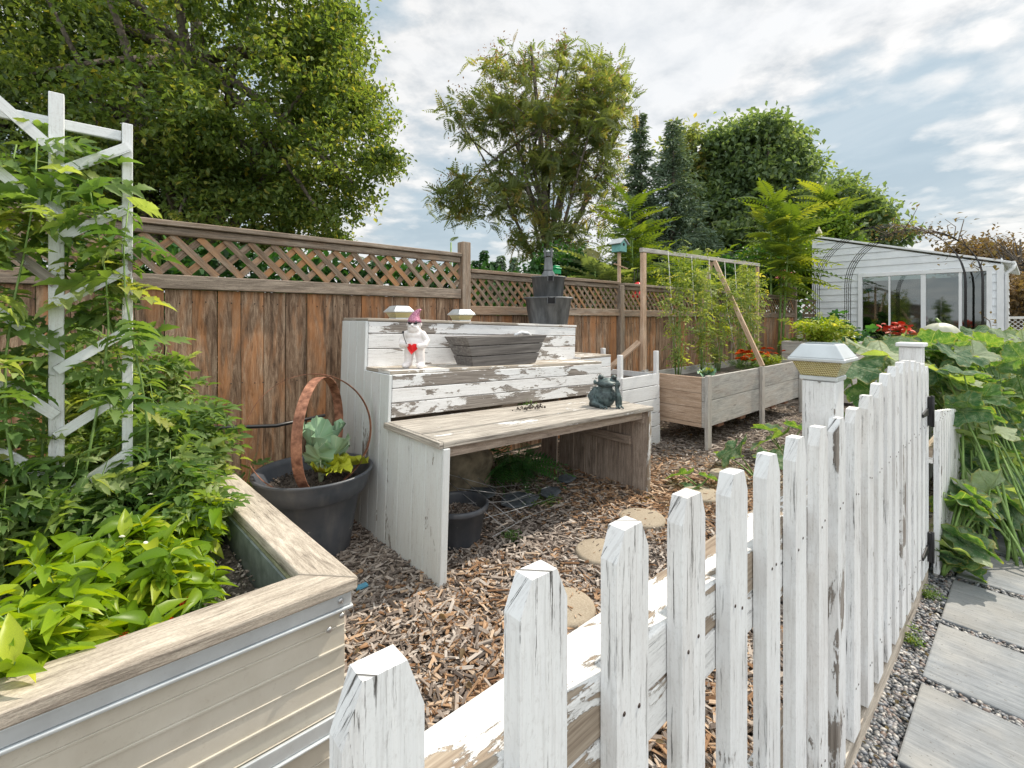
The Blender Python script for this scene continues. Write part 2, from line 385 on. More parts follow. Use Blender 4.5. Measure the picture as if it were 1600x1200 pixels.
shade=t.mix(t.step(tone,.42,.62),(.46,.49,.51),(.75,.74,.72))
shade=t.mix(t.mul(t.step(cov,.74,.90),.6),shade,(.70,.715,.725))
blue=t.mix(t.step(dz,0.,.35),(.42,.48,.52),(.31,.41,.48))
blue=t.mix(t.mul(t.step(t.noise(pv,1.7,5,.6,.6),.4,.62),.55),blue,(.50,.57,.61))
hz=t.step(dz,.15,.0)
cl=t.mix(mk,blue,shade); cl=t.mix(t.mul(hz,.75),cl,(.56,.56,.58))
bg1=t.N('ShaderNodeBackground',{0:sky.outputs[0],1:.1}); bg2=t.N('ShaderNodeBackground',{0:cl,1:t.add(1.05,t.mul(dirmask((-.665,-.747,.25),-.1,.8),1.15))})  # clouds made brighter behind the camera, added as fill light
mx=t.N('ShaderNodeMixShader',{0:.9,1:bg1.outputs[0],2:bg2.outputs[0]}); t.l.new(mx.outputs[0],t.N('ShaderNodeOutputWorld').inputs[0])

# ---------------- plain materials
SOIL=simple('soil',(.055,.042,.032),.95,0,.5,60,1.,c2=(.17,.14,.12),dist=.01)
def _mul(t):
    g=geo(t); n=t.noise(g,28,6,.7); c=t.ramp(n,[(.3,(.03,.024,.02)),(.5,(.14,.11,.085)),(.65,(.36,.29,.23))])
    return {'Base Color':c,'Roughness':.95,'height':n,'dist':.02,'bs':1.}
MULCH=mat('mulch base',_mul)
def _gnd(t):
    g=geo(t); n=t.noise(g,.8,6,.6); n2=t.noise(g,30,5,.7); c=t.mix(t.step(n,.4,.6),(.06,.085,.03),(.16,.13,.09)); c=t.mix(t.mul(t.step(n2,.4,.7),.5),c,(.03,.04,.02))
    return {'Base Color':c,'Roughness':.95,'height':n2,'dist':.03}
GROUND=mat('ground',_gnd)
def _chip(t):
    g=geo(t); v,_=coords(t); r=t.N('ShaderNodeAttribute',attribute_name='rnd').outputs['Fac']
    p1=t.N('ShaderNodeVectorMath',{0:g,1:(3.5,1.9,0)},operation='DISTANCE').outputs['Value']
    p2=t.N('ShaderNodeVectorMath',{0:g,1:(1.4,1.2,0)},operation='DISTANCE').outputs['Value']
    org_near=t.m('MAXIMUM',t.step(p1,1.35,.3),t.mul(t.step(p2,1.15,.3),.72))  # orange chip tone around two spots of the floor, grey elsewhere
    org_near=t.m('ADD',org_near,t.mul(t.m('SUBTRACT',t.noise(g,2.2,4),.5),.9),clamp=True)
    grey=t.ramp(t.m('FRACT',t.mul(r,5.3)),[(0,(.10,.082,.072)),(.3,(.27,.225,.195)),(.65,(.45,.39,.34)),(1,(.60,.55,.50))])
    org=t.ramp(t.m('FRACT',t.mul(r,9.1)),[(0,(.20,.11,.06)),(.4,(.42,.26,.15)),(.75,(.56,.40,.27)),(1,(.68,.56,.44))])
    c=t.mix(t.m('GREATER_THAN',org_near,r),grey,org)
    gr=t.noise(t.sc(v,(30,500,1)),1,4,.6); c=t.mix(t.step(gr,.35,.7),t.mix(1.,c,(.6,.57,.55),'MULTIPLY'),c)
    return {'Base Color':c,'Roughness':.85,'height':gr,'dist':.0015,'Specular IOR Level':.2}
CHIP=mat('wood chips',_chip)
def _peb(t):
    r=t.N('ShaderNodeAttribute',attribute_name='rnd').outputs['Fac']; g=geo(t)
    c=t.ramp(r,[(0,(.035,.038,.042)),(.3,(.09,.10,.11)),(.5,(.16,.17,.19)),(.62,(.20,.14,.11)),(.75,(.22,.24,.27)),(.9,(.34,.33,.31)),(1,(.55,.53,.50))])
    n=t.noise(g,250,3); return {'Base Color':t.mix(t.step(n,.3,.7),t.mix(1.,c,(.7,.7,.7),'MULTIPLY'),c),'Roughness':.5}
PEB=mat('pebbles',_peb)
def _slab(t):
    v,r=coords(t); g=geo(t); a=t.noise(t.sc(v,(5,55,1)),1,6,.7,.4); b=t.noise(t.sc(v,(6,6,1)),1,6,.65); st=t.noise(t.sc(v,(90,90,1)),1,2)
    b2=t.noise(t.sc(v,(2,2,1)),1,4,.6); c=t.ramp(t.add(t.mul(a,.5),t.mul(b,.5)),[(.36,(.12,.135,.15)),(.5,(.20,.22,.24)),(.64,(.30,.315,.325))]); c=t.mix(t.mul(t.step(b2,.42,.62),.4),c,(.31,.29,.25))
    return {'Base Color':t.mix(t.step(st,.66,.72),c,(.12,.12,.12)),'Roughness':.8,'height':t.add(a,t.mul(b,.5)),'dist':.004,'bs':.8}
SLAB=mat('textured concrete slab',_slab)
STEPM=simple('round stepping stone concrete',(.35,.29,.215),.9,0,.12,130,.8,c2=(.42,.365,.285),dist=.003,detail=9,dirt=.5,dirtc=(.2,.165,.12))
PLAS=simple('grey plastic',(.075,.08,.085),.55,0,.25,9,.3,c2=(.15,.155,.16),dist=.001)
def _pot(t):
    o=obj(t); n=t.noise(o,6,5,.6); c=t.mix(t.step(n,.35,.7),(.055,.065,.08),(.105,.11,.125))
    sp_=t.step(t.noise(t.vm('ADD',o,(.35,.2,.1)),9.,5,.7,.3),.665,.685); c=t.mix(sp_,c,(.55,.53,.47))
    d=t.step(t.noise(t.sc(o,(14,14,2)),1,5,.6),.5,.75); c=t.mix(t.mul(d,.35),c,(.22,.21,.2))
    return {'Base Color':c,'Roughness':.42,'height':n,'dist':.002,'bs':.3}
POT=mat('slate plastic pot',_pot)
RUST=simple('rusty iron',(.22,.085,.05),.8,0.1,.35,25,.6,c2=(.50,.24,.15),dist=.001)
def _tin(t):
    o=obj(t); n=t.noise(t.sc(o,(12,12,3)),1,6,.65); c=t.ramp(n,[(.35,(.075,.08,.085)),(.55,(.15,.16,.17)),(.75,(.30,.31,.32))]); return {'Base Color':c,'Roughness':.55,'Metallic':.35,'height':n,'dist':.002,'bs':.3}
TIN=mat('dull grey tub',_tin)
def _trough(t):
    o=obj(t); n=t.noise(t.sc(o,(3,40,60)),1,6,.65); c=t.ramp(n,[(.35,(.10,.092,.088)),(.55,(.18,.167,.158)),(.75,(.28,.265,.25))]); return {'Base Color':c,'Roughness':.75,'height':n,'dist':.003,'bs':.7}
TROUGH=mat('moulded plank plastic',_trough)
DARK=simple('recess shade',(.01,.01,.012),.8)  # near-black colour stands in for shade inside the spouts and birdhouse hole
BLACK=simple('black iron',(.018,.018,.02),.45,.3,.3,30)
BLACKP=simple('black hose',(.015,.017,.02),.4)
CREAM=simple('cream metal siding',(.58,.545,.46),.4,0,.05,4,.15,c2=(.64,.605,.53),dist=.001,dirt=.28,dirtc=(.33,.28,.22))
ALU=simple('aluminium trim',(.62,.66,.68),.35,.35,.1,8,dirt=.2,dirtc=(.35,.34,.32))
GALV=simple('green grey sheet',(.16,.2,.19),.5,.1,.3,14,c2=(.26,.3,.29))
WHITE=simple('white trim',(.76,.78,.80),.4,0,.05,5)
SIDING=simple('white lap siding',(.74,.78,.82),.45,0,.06,3,c2=(.81,.84,.87),dirt=.18,dirtc=(.5,.5,.47))
STEEL=simple('steel screw',(.5,.5,.5),.35,.8)
STONE=simple('boulder stone',(.20,.17,.12),.9,0,.4,7,1.,c2=(.36,.31,.22),dist=.02)
SLATE=simple('slate pieces',(.06,.08,.10),.55,0,.3,15,.8,c2=(.14,.16,.18),dist=.004)
GWHITE=simple('gnome glazed white',(.78,.74,.73),.35,0,.12,22,.35,dist=.002)
GPINK=simple('gnome pink glitter',(.50,.13,.25),.4,.2,.5,150,.4,c2=(.75,.35,.48))
GRED=simple('gnome red',(.75,.01,.015),.3)
GBLK=simple('gnome black',(.02,.02,.025),.2)
FROG=simple('verdigris bronze',(.035,.055,.06),.5,.15,.5,26,.9,c2=(.12,.17,.17),dist=.004)
GREENP=simple('green plastic',(.01,.30,.11),.4)
TEAL=simple('teal paint',(.16,.38,.36),.6); ROOFM=simple('grey roof',(.42,.45,.47),.6)
DROOF=simple('dark shingles',(.06,.065,.075),.9,0,.3,20)
REDP=simple('red petals',(.72,.03,.015),.55,0,.3,40,c2=(.85,.10,.02)); ORP=simple('orange petals',(.85,.16,.01),.6,0,.35,40,c2=(.9,.3,.02))
PINKP=simple('coral petals',(.85,.14,.10),.55,0,.3,40,c2=(.9,.34,.3)); WHP=simple('white petals',(.8,.8,.72),.6); YEL=simple('yellow petals',(.8,.6,.05),.6)
PUMP=simple('pale pumpkin skin',(.42,.44,.33),.5,0,.15,8,.3,c2=(.52,.52,.42))
BARK=simple('bark',(.12,.10,.08),.95,0,.4,14,1.,c2=(.22,.19,.16),dist=.03); TWIG=simple('dry twigs',(.16,.12,.09),.9)
STEM=simple('green stems',(.17,.28,.07),.6,0,.3,20); STRING=simple('white string',(.7,.7,.66),.8)
BRICK=simple('brick block',(.36,.2,.14),.9,0,.3,30)
def _glass(t):
    gl=t.N('ShaderNodeBsdfGlossy',{'Color':(.9,.95,.95,1),'Roughness':.03}); tr=t.N('ShaderNodeBsdfTransparent',{'Color':(.36,.42,.40,1)})
    return t.N('ShaderNodeMixShader',{0:.13,1:tr.outputs[0],2:gl.outputs[0]}).outputs[0]
GLASS=mat('window glass',_glass)
def _lamp(t):
    o=obj(t); s=t.sc(o,(1,1,1)); 
    x=t.N('ShaderNodeSeparateXYZ',{0:o}); k=2*math.pi/.0125
    a=t.m('SINE',t.mul(t.add(t.add(x.outputs[0],x.outputs[1]),x.outputs[2]),k)); b=t.m('SINE',t.mul(t.m('SUBTRACT',t.add(x.outputs[0],x.outputs[1]),x.outputs[2]),k))
    h=t.mul(a,b); c=t.mix(t.step(h,-.6,.6),(.55,.44,.13),(.92,.84,.45))
    return {'Base Color':c,'Roughness':.15,'height':h,'dist':.004,'bs':1.,'Specular IOR Level':.9,'Coat Weight':.6}
LAMPG=mat('prismatic lamp lens',_lamp)
TOML=leafmat('tomato leaves',(.075,.15,.045),(.20,.29,.095),(.33,.40,.18),.45,.5,yellow=(.40,.42,.12),amt=.04)
PEPL=leafmat('pepper leaves',(.15,.28,.02),(.30,.45,.03),(.48,.55,.05),.5,.36,tc=(1.8,1.5,.4))
MAR=leafmat('marigold leaves',(.05,.11,.03),(.10,.18,.05),None,.35)
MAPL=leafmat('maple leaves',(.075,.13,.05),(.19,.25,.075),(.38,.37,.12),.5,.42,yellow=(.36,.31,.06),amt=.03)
AILL=leafmat('tree of heaven leaves',(.10,.145,.075),(.22,.255,.115),(.34,.31,.15),.5,.42,yellow=(.42,.31,.12),amt=.03)
SEED=leafmat('seed clusters',(.24,.13,.06),(.38,.24,.13),(.45,.22,.08),.3,.8,tc=(1.2,1.,.8))
SPRL=leafmat('spruce needles',(.09,.14,.105),(.19,.26,.20),(.29,.35,.27),.15,.6)
DKTR=leafmat('dark broad leaves',(.09,.145,.09),(.19,.26,.14),(.29,.34,.18),.45,.5)
BRT=leafmat('bright fronds',(.08,.15,.03),(.18,.27,.045),(.29,.36,.07),.45,.5,tc=(1.8,1.5,.4))
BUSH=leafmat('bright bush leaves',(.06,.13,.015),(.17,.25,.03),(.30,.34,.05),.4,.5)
HEDG=leafmat('hedge leaves',(.015,.05,.014),(.04,.12,.03),(.09,.2,.05),.3,.5)
GDK=leafmat('glossy dark leaves',(.04,.13,.045),(.09,.24,.07),None,.3,.4)
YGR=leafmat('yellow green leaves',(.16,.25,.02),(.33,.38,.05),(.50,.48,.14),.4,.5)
ORT=leafmat('autumn leaves',(.12,.085,.05),(.21,.14,.08),(.28,.17,.08),.25,.7); BRN=leafmat('brown vine leaves',(.09,.07,.035),(.2,.15,.08),None,.25,.7)
def _pk(t):
    uv=t.N('ShaderNodeUVMap').outputs[0]; x=t.N('ShaderNodeSeparateXYZ',{0:uv}); th=x.outputs[0]; ra=x.outputs[1]
    r=t.N('ShaderNodeAttribute',attribute_name='rnd').outputs['Fac']
    k=t.m('ABSOLUTE',t.m('SINE',t.mul(th,5.5*math.pi))); vein=t.m('SUBTRACT',1.,t.step(t.mul(k,ra),.0,.05))
    k2=t.m('ABSOLUTE',t.m('SINE',t.add(t.mul(th,22*math.pi),t.mul(ra,14)))); v2=t.m('SUBTRACT',1.,t.step(k2,.0,.25))
    n=t.noise(geo(t),22,5,.65); c=t.mix(r,(.045,.12,.06),(.11,.205,.08)); c=t.mix(t.mul(t.step(n,.45,.68),.6),c,(.36,.42,.30))
    c=t.mix(t.m('MAXIMUM',t.mul(vein,.8),t.mul(v2,.25)),c,(.46,.54,.32))
    c=t.mix(t.mul(t.step(r,.72,.85),.6),c,(.48,.52,.40)); ed=t.step(t.add(ra,t.mul(t.noise(geo(t),30,4),.35)),1.10,1.2); c=t.mix(t.mul(ed,.7),c,(.33,.27,.08)); mil=t.step(t.noise(geo(t),70,4,.7),.60,.66); c=t.mix(t.mul(mil,.55),c,(.5,.54,.45))
    p=t.N('ShaderNodeBsdfPrincipled',{'Base Color':c,'Roughness':.75,'Specular IOR Level':.25}); bn=t.N('ShaderNodeBump',{'Strength':.9,'Distance':.012,'Height':t.add(t.add(t.mul(vein,-1.),t.mul(v2,-.3)),t.mul(n,.8))}); t.l.new(bn.outputs[0],p.inputs['Normal'])
    tr=t.N('ShaderNodeBsdfTranslucent',{'Color':t.mix(1.,c,(1.8,2.,.35),'MULTIPLY')})
    return t.N('ShaderNodeMixShader',{0:.36,1:p.outputs[0],2:tr.outputs[0]}).outputs[0]
PKL=mat('pumpkin leaves',_pk)
def _cab(t):
    uv=t.N('ShaderNodeUVMap').outputs[0]; x=t.N('ShaderNodeSeparateXYZ',{0:uv}); r=t.N('ShaderNodeAttribute',attribute_name='rnd').outputs['Fac']
    k=t.m('ABSOLUTE',t.m('SINE',t.mul(x.outputs[0],7.5*math.pi))); vein=t.m('SUBTRACT',1.,t.step(t.mul(k,x.outputs[1]),.0,.06))
    c=t.mix(r,(.20,.36,.23),(.36,.48,.29)); c=t.mix(vein,c,(.48,.55,.38)); c=t.mix(t.step(r,.8,.9),c,(.45,.48,.04))
    return {'Base Color':c,'Roughness':.5,'Subsurface Weight':.0}
CAB=mat('cabbage leaves',_cab)

# ---------------- ground, mulch, path
b=B(); b.raw([(-300,-300,-.02),(600,-300,-.02),(600,600,-.02),(-300,600,-.02)],[(0,1,2,3)]); b.build('ground',GROUND)['kind']='structure'
b=B(); n=60; V=[];F=[]
for i in range(n+1):
    for j in range(21):
        x=-1.5+16*i/n; y=.405+3.28*j/20; V.append((x,y,-.004+.018*math.sin(x*3.1+y*2)*math.sin(y*4.1-x)*(.2<j/20<.95)))
for i in range(n):
    for j in range(20): a=i*21+j; F.append((a,a+21,a+22,a+1))
b.raw(V,F,None,0,0,True); b.build('mulch_bed',MULCH)['kind']='structure'
b=B(); b.raw([(-1.5,-1.2,-.006),(12,-1.2,-.006),(12,.40,-.006),(-1.5,.40,-.006)],[(0,1,2,3)]); b.build('gravel_path',simple('gravel base',(.05,.055,.06),.9,0,.5,90,1.,c2=(.14,.14,.15),dist=.008))['kind']='structure'
# wood chips
def in_free(x,y):
    k=(x>.64)|(y>3.55)
    k&=~((x>4.02)&(x<4.7)&(y>2.8)); k&=~((x>3.3)&(x<4.02)&(y>2.9))
    return k
N=60000; u=rng.random(N*6); X=.5+8.3*rng.random(N*6); Y=.42+3.2*rng.random(N*6); D=.665*X+.747*Y
px=(.747*X-.665*Y)/D*730+800
k=in_free(X,Y)&(u<np.clip(2.3/D,0,1.)**2.0)&(px>480)&(px<1500); X=X[k][:N];Y=Y[k][:N]; N=len(X)
print('chips',N)
bv=np.array([(-.5,-.5,-.5),(.5,-.35,-.5),(.62,.3,-.5),(-.45,.5,-.5),(-.55,-.4,.5),(.42,-.5,.5),(.5,.45,.5),(-.5,.38,.5)])
bf=np.array([(0,3,2,1),(4,5,6,7),(0,1,5,4),(1,2,6,5),(2,3,7,6),(3,0,4,7)])
CH=tpl(bv,bf,bv[bf][:,:,:2]*[.05,.012])
az=rng.random(N)*6.28; d=np.stack([np.cos(az),np.sin(az),rng.normal(0,.16,N)],1)
L=rng.lognormal(math.log(.034),.55,N).clip(.009,.125); W=(L*rng.uniform(.10,.38,N)).clip(.0035,.017)
# chips lie in a heap, the topmost first drawn the thinnest
Z=.004+rng.random(N)**1.5*.026
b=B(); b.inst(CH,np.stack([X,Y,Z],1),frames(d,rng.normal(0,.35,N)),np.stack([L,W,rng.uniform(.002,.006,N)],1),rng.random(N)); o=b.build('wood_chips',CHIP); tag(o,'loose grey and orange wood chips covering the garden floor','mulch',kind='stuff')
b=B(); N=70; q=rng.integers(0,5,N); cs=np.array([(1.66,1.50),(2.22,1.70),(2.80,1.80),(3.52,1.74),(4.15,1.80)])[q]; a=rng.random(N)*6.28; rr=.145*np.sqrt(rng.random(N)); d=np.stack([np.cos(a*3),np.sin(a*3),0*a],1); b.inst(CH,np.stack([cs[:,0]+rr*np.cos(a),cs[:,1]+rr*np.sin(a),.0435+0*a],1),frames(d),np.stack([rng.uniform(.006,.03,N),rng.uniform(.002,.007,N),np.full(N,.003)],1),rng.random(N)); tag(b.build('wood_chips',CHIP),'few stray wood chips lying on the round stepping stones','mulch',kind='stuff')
# slabs and gravel
slabs=[(-.78,-.32),(-.25,.22),(.29,.75),(.82,1.29),(1.35,1.82),(1.88,2.35),(2.40,2.87),(2.92,3.41),(3.47,3.94),(4.0,4.47),(4.53,5.0),(5.06,5.53),(5.59,6.06),(6.12,6.6)]
lab={5:'grey path slab at the bottom right corner of the photo',6:'grey path slab second from the bottom, half in leaf shadow',7:'grey path slab third from the bottom with leaf shadow blobs',8:'grey path slab just beyond the lowest pumpkin leaf stalk',9:'grey path slab beside the lowest drooping pumpkin leaves',10:'grey path slab next beyond the drooping pumpkin leaves',11:'grey path slab third from the far end of the path',12:'grey path slab second from the far end of the path',13:'farthest grey path slab under the pumpkin vines'}
PG='rectangular grey slabs laid in a row along the gravel path'
for i,(x0,x1) in enumerate(slabs):
    if i<5: continue
    dy=random.uniform(-.006,.006); b=B(); b.box(x0,-.46+dy,-.03,x1,.295+dy,.012,g=1,r=random.random())
    o=b.build('path_slab',SLAB,bevel=.006,seg=2,loc=(x0,0,0)); tag(o,lab[i],'paving slab',PG)
t_=(1+5**.5)/2; iv=np.array([(-1,t_,0),(1,t_,0),(-1,-t_,0),(1,-t_,0),(0,-1,t_),(0,1,t_),(0,-1,-t_),(0,1,-t_),(t_,0,-1),(t_,0,1),(-t_,0,-1),(-t_,0,1)]); iv/=np.linalg.norm(iv[0])
it=[(0,11,5),(0,5,1),(0,1,7),(0,7,10),(0,10,11),(1,5,9),(5,11,4),(11,10,2),(10,7,6),(7,1,8),(3,9,4),(3,4,2),(3,2,6),(3,6,8),(3,8,9),(4,9,5),(2,4,11),(6,2,10),(8,6,7),(9,8,1)]
vv=[tuple(v) for v in iv]; mid={}; nf=[]
def mp(a,c):
    k=(min(a,c),max(a,c))
    if k not in mid:
        v=np.array(vv[a])+np.array(vv[c]); v/=np.linalg.norm(v); vv.append(tuple(v)); mid[k]=len(vv)-1
    return mid[k]
for a,c,e in it: p,q,s_=mp(a,c),mp(c,e),mp(e,a); nf+=[(a,p,s_),(c,q,p),(e,s_,q),(p,q,s_)]
ICO=tpl(vv,nf); ICO0=tpl(iv,it)
N=60000; X=1.2+5.6*rng.random(N); Y=-.2+.60*rng.random(N); u=rng.random(N); D=.665*X+.747*Y
k=(u<np.clip(1.7/D,0,1)**1.7)
for x0,x1 in slabs: k&=~((X>x0-.004)&(X<x1+.004)&(Y<.30))
k&=(Y<.392)
k&=~((Y<.30)&(rng.random(N)<.2))
X,Y=X[k],Y[k]; X,Y=X[:14000],Y[:14000]; N=len(X); print('pebbles',N)
r_=rng.uniform(.0045,.0105,N); az=rng.random(N)*6.28; d=np.stack([np.cos(az),np.sin(az),rng.normal(0,.2,N)],1)
b=B(); b.inst(ICO,np.stack([X,Y,-.001+rng.random(N)*.009],1),frames(d,rng.normal(0,.3,N)),np.stack([r_*1.25,r_*.9,r_*.6],1),rng.random(N),0,True); o=b.build('pebble_gravel',PEB); tag(o,'dark river pebbles between the fence and the path slabs','gravel',kind='stuff')
# stepping stones
SS=[(1.66,1.50,.155,'nearest round stepping stone, behind the second picket of the white fence'),(2.22,1.70,.155,'round stepping stone half hidden behind the third white picket'),(2.80,1.80,.155,'whole round stepping stone just right of the bench end panel front'),(3.52,1.74,.155,'round stepping stone under the small squash leaves'),(4.15,1.80,.155,'farthest round stepping stone, under the upright squash leaf')]
for i,(x,y,r0,l) in enumerate(SS):
    b=B(); pr=[(0,.040),(r0-.02,.041),(r0-.007,.037),(r0,.028),(r0,-.02)]
    b.lathe(pr[::-1],(x,y,0),48); o=b.build('stepping_stone',STEPM,loc=(x,y,0)); tag(o,l,'stepping stone','round stepping stones through the wood chips')
# ---------------- back fence
NAIL=simple('rusted nail heads',(.035,.022,.018),.7)
FY=3.65
fence=T('lattice_fence','tall weathered brown board fence with lattice top along the back of the garden','fence',(2.63,FY,0))
def boards(b,x0,x1,zt,zb=.02,y=FY,axis='x',th=.018):
    x=x0
    while x<x1-.02:
        w=min(random.uniform(.135,.15),x1-x); dy=random.uniform(-.005,.005); r=random.random(); e=.003+random.random()*.003
        if axis=='x': b.box(x,y+dy,zb,x+w-e,y+dy+th,zt,g=2,r=r)
        else: b.box(y+dy,x,zb,y+dy+th,x+w-e,zt,g=2,r=r)
        x+=w
def lattice(b,x0,x1,z0,z1,pitch,w=.036,y=FY,axis='x'):
    H=z1-z0
    for lay,sg in ((0,1),(1,-1)):
        c=x0-H+.03*lay
        while c<x1+H:
            # line from (c,z0) to (c+sg*H) going up
            a=(c,z0); e=(c+sg*H,z1)
            def clip(a,e):
                (xa,za),(xb,zb)=a,e
                if xa>xb: xa,za,xb,zb=xb,zb,xa,za
                if xb<=x0 or xa>=x1: return None
                s=(zb-za)/(xb-xa)
                if xa<x0: za+=s*(x0-xa); xa=x0
                if xb>x1: zb-=s*(xb-x1); xb=x1
                return (xa,za),(xb,zb)
            k=clip(a,e)
            if k and abs(k[1][0]-k[0][0])>.03:
                (xa,za),(xb,zb)=k; yy=y+.006-(.0075 if lay==1 else -.0075)
                if axis=='x': b.beam((xa,yy,za),(xb,yy,zb),w,.007,up=(0,1,0))
                else: b.beam((yy,xa,za),(yy,xb,zb),w,.007,up=(1,0,0))
            c+=pitch
def run(x0,x1,ztop,zrail,zlat,pitch,first):
    b=B(); boards(b,x0,x1,zrail-.003)
    xx=x0+.04
    while xx<x1-.03:
        for z in (.35,.95,zrail-.09):
            for q in (0,.06): b.ell((xx+q+random.uniform(-.008,.008),FY-.006,z+random.uniform(-.012,.012)),(.0045,.004,.0045),7,4,m=1)
        xx+=.143
    b.build('board_panel',[WFENCE,NAIL],fence)
    b=B(); lattice(b,x0,x1,zrail+.09,ztop-.075,pitch,.042 if first else .03); b.build('lattice_panel',WLAT,fence)
    b=B(); b.box(x0,FY-.035,zrail,x1,FY+.03,zrail+.088,g=0); b.build('middle_rail',WRAIL,fence,bevel=.004)
    b=B(); b.box(x0,FY-.022,ztop-.075,x1,FY+.03,ztop-.024,g=0); b.box(x0,FY-.05,ztop-.021,x1,FY+.055,ztop+.012,g=0); b.build('top_cap',WRAIL,fence,bevel=.004)
run(-4.5,2.58,2.0,1.585,0,.148,True)
run(2.69,5.1,1.86,1.43,0,.105,False); run(5.19,8.4,1.85,1.42,0,.105,False); run(8.49,11.75,1.87,1.42,0,.12,False)
for x,z in ((2.635,2.125),(5.145,1.83),(8.445,1.83),(11.80,2.10)):
    b=B(); b.box(x-.047,FY-.05,0,x+.047,FY+.045,z,g=2); b.build('fence_post',WRAIL,fence,bevel=.006)
b=B(); boards(b,3.32,3.58,1.41,y=12.15,axis='y'); b.build('board_panel',WFENCE,fence)
b=B(); lattice(b,3.32,3.58,1.5,1.75,.12,.03,y=12.15,axis='y'); b.build('lattice_panel',WLAT,fence)
b=B(); b.box(12.11,3.32,1.42,12.18,3.58,1.5,g=1); b.build('middle_rail',WRAIL,fence)
b=B(); b.box(12.11,3.32,1.76,12.19,3.58,1.82,g=1); b.build('top_cap',WRAIL,fence)
# hose along the fence
b=B(); b.tube([(-1,3.60,.70),(.2,3.59,.74),(.48,3.6,.70),(.62,3.585,.675),(.95,3.57,.64),(1.3,3.6,.66)],.013,8); tag(b.build('water_hose',BLACKP,loc=(.5,3.6,.7)),'black water hose running along the brown fence behind the round pot','hose')
# ---------------- picket fence
PF='picket_fence'
pf=T(PF,'white painted picket fence with peeling paint in the foreground left of the lamp post','picket fence',(1.0,.45,0))
def picket(parent,x,h,w=.077,y0=.375,y1=.402,zb=.085,name='picket',lean=0,cut=.02):
    b=B(); c=random.uniform(.015,.021); d=random.uniform(.038,.050); j=lambda:random.uniform(-.002,.002)
    pts=[(x+j(),y0,zb),(x+w+j(),y0,zb),(x+w+lean,y0,h-d+j()),(x+w-c+lean,y0,h+j()),(x+c+lean,y0,h+j()),(x+lean,y0,h-d+j())]
    b.poly(pts,(0,y1-y0,0))
    for z in (.235,.855):
        for q in (.3,.7): b.ell((x+w*q+random.uniform(-.006,.006),y0-.0003,z+random.uniform(-.015,.015)),(.0035,.0014,.0035),8,4,m=1)
    return b.build(name,[PPICK,NAIL],parent,bevel=.0035,seg=2)
for i in range(0,10):
    picket(pf,.168+.176*i-(.018 if i==0 else 0),1.100-(.010 if i==0 else 0)+.0018*i+random.uniform(-.004,.004),lean=random.uniform(-.002,.004))
b=B(); b.box(-.3,.404,.815,1.665,.497,.898,g=0); b.box(-.3,.404,.735,1.665,.455,.812,g=0); b.build('top_rail',PRAIL,pf,bevel=.004,seg=2)
b=B(); b.box(-.3,.404,.18,1.665,.497,.26,g=0); b.build('bottom_rail',PRAIL,pf,bevel=.004,seg=2)
b=B(); b.box(-.3,.380,0,3.28,.40,.082,g=0); b.build('kickboard',WGREY,pf,bevel=.003)
def post(parent,x,y,h,w=.092,mt=PPICK):
    b=B(); b.box(x,y,0,x+w,y+w,h,g=2); return b.build('post',mt,parent,bevel=.005,seg=2)
post(pf,1.672,.404,1.205)
def post_lamp(name_label,c,sx,h,rz=0,group='square solar post cap lamps'):
    root=T('post_lamp',name_label,'lamp',c,group,(0,0,rz)); s=sx/2
    b=B(); q=s*.62; z0=.014*h/.11; z1=h*.52; 
    b.hexa([(-q,-q,z0),(q,-q,z0),(q,q,z0),(-q,q,z0),(-s*.86,-s*.86,z1),(s*.86,-s*.86,z1),(s*.86,s*.86,z1),(-s*.86,s*.86,z1)]); b.build('lamp_lens',LAMPG,root,world=False)
    b=B(); k=.62
    b.hexa([(-s,-s,z1+.001),(s,-s,z1+.001),(s,s,z1+.001),(-s,s,z1+.001),(-s,-s,z1+h*.11),(s,-s,z1+h*.11),(s,s,z1+h*.11),(-s,s,z1+h*.11)])
    b.hexa([(-s*.97,-s*.97,z1+h*.111),(s*.97,-s*.97,z1+h*.111),(s*.97,s*.97,z1+h*.111),(-s*.97,s*.97,z1+h*.111),(-s*k,-s*k,h),(s*k,-s*k,h),(s*k,s*k,h),(-s*k,s*k,h)])
    b.build('lamp_cover',ALU,root,world=False,bevel=.003,seg=2)
    b=B(); b.box(-s*.5,-s*.5,h+.0005,s*.5,s*.5,h+.003); b.build('solar_panel',simple('solar panel',(.35,.42,.5),.15,.3),root,world=False)
    b=B(); b.box(-s*.66,-s*.66,0,s*.66,s*.66,z0-.001); b.build('lamp_base',ALU,root,world=False,bevel=.002)
    return root
post_lamp('large silver post lamp with gold prismatic lens on the white fence post',(1.718,.45,1.207),.155,.112)
# gate
gate=T('garden_gate','white picket gate rising in steps to the hinge post, black strap hinges','gate',(2.6,.43,0))
for x,h in ((1.93,1.135),(2.085,1.162),(2.235,1.185),(2.385,1.203),(2.53,1.212),(2.66,1.212),(2.80,1.20),(2.93,1.185),(3.06,1.17),(3.17,1.15)):
    picket(gate,x,h,w=.08,zb=.095)
b=B(); b.box(1.80,.405,.80,3.20,.44,.88,g=0); b.build('rail',PRAIL,gate,bevel=.003); b=B(); b.box(1.80,.405,.20,3.20,.44,.28,g=0); b.build('rail',PRAIL,gate,bevel=.003)
for z in (.92,.22):
    b=B(); b.box(3.20,.358,z-.075,3.225,.374,z+.075); b.poly([(3.19,.366,z-.02),(3.19,.366,z+.02),(3.02,.366,z+.008),(3.02,.366,z-.008)],(0,.008,0)); b.tube([(3.213,.356,z-.08),(3.213,.356,z+.08)],.009,8)
    b.build('hinge',BLACK,gate,bevel=.002)
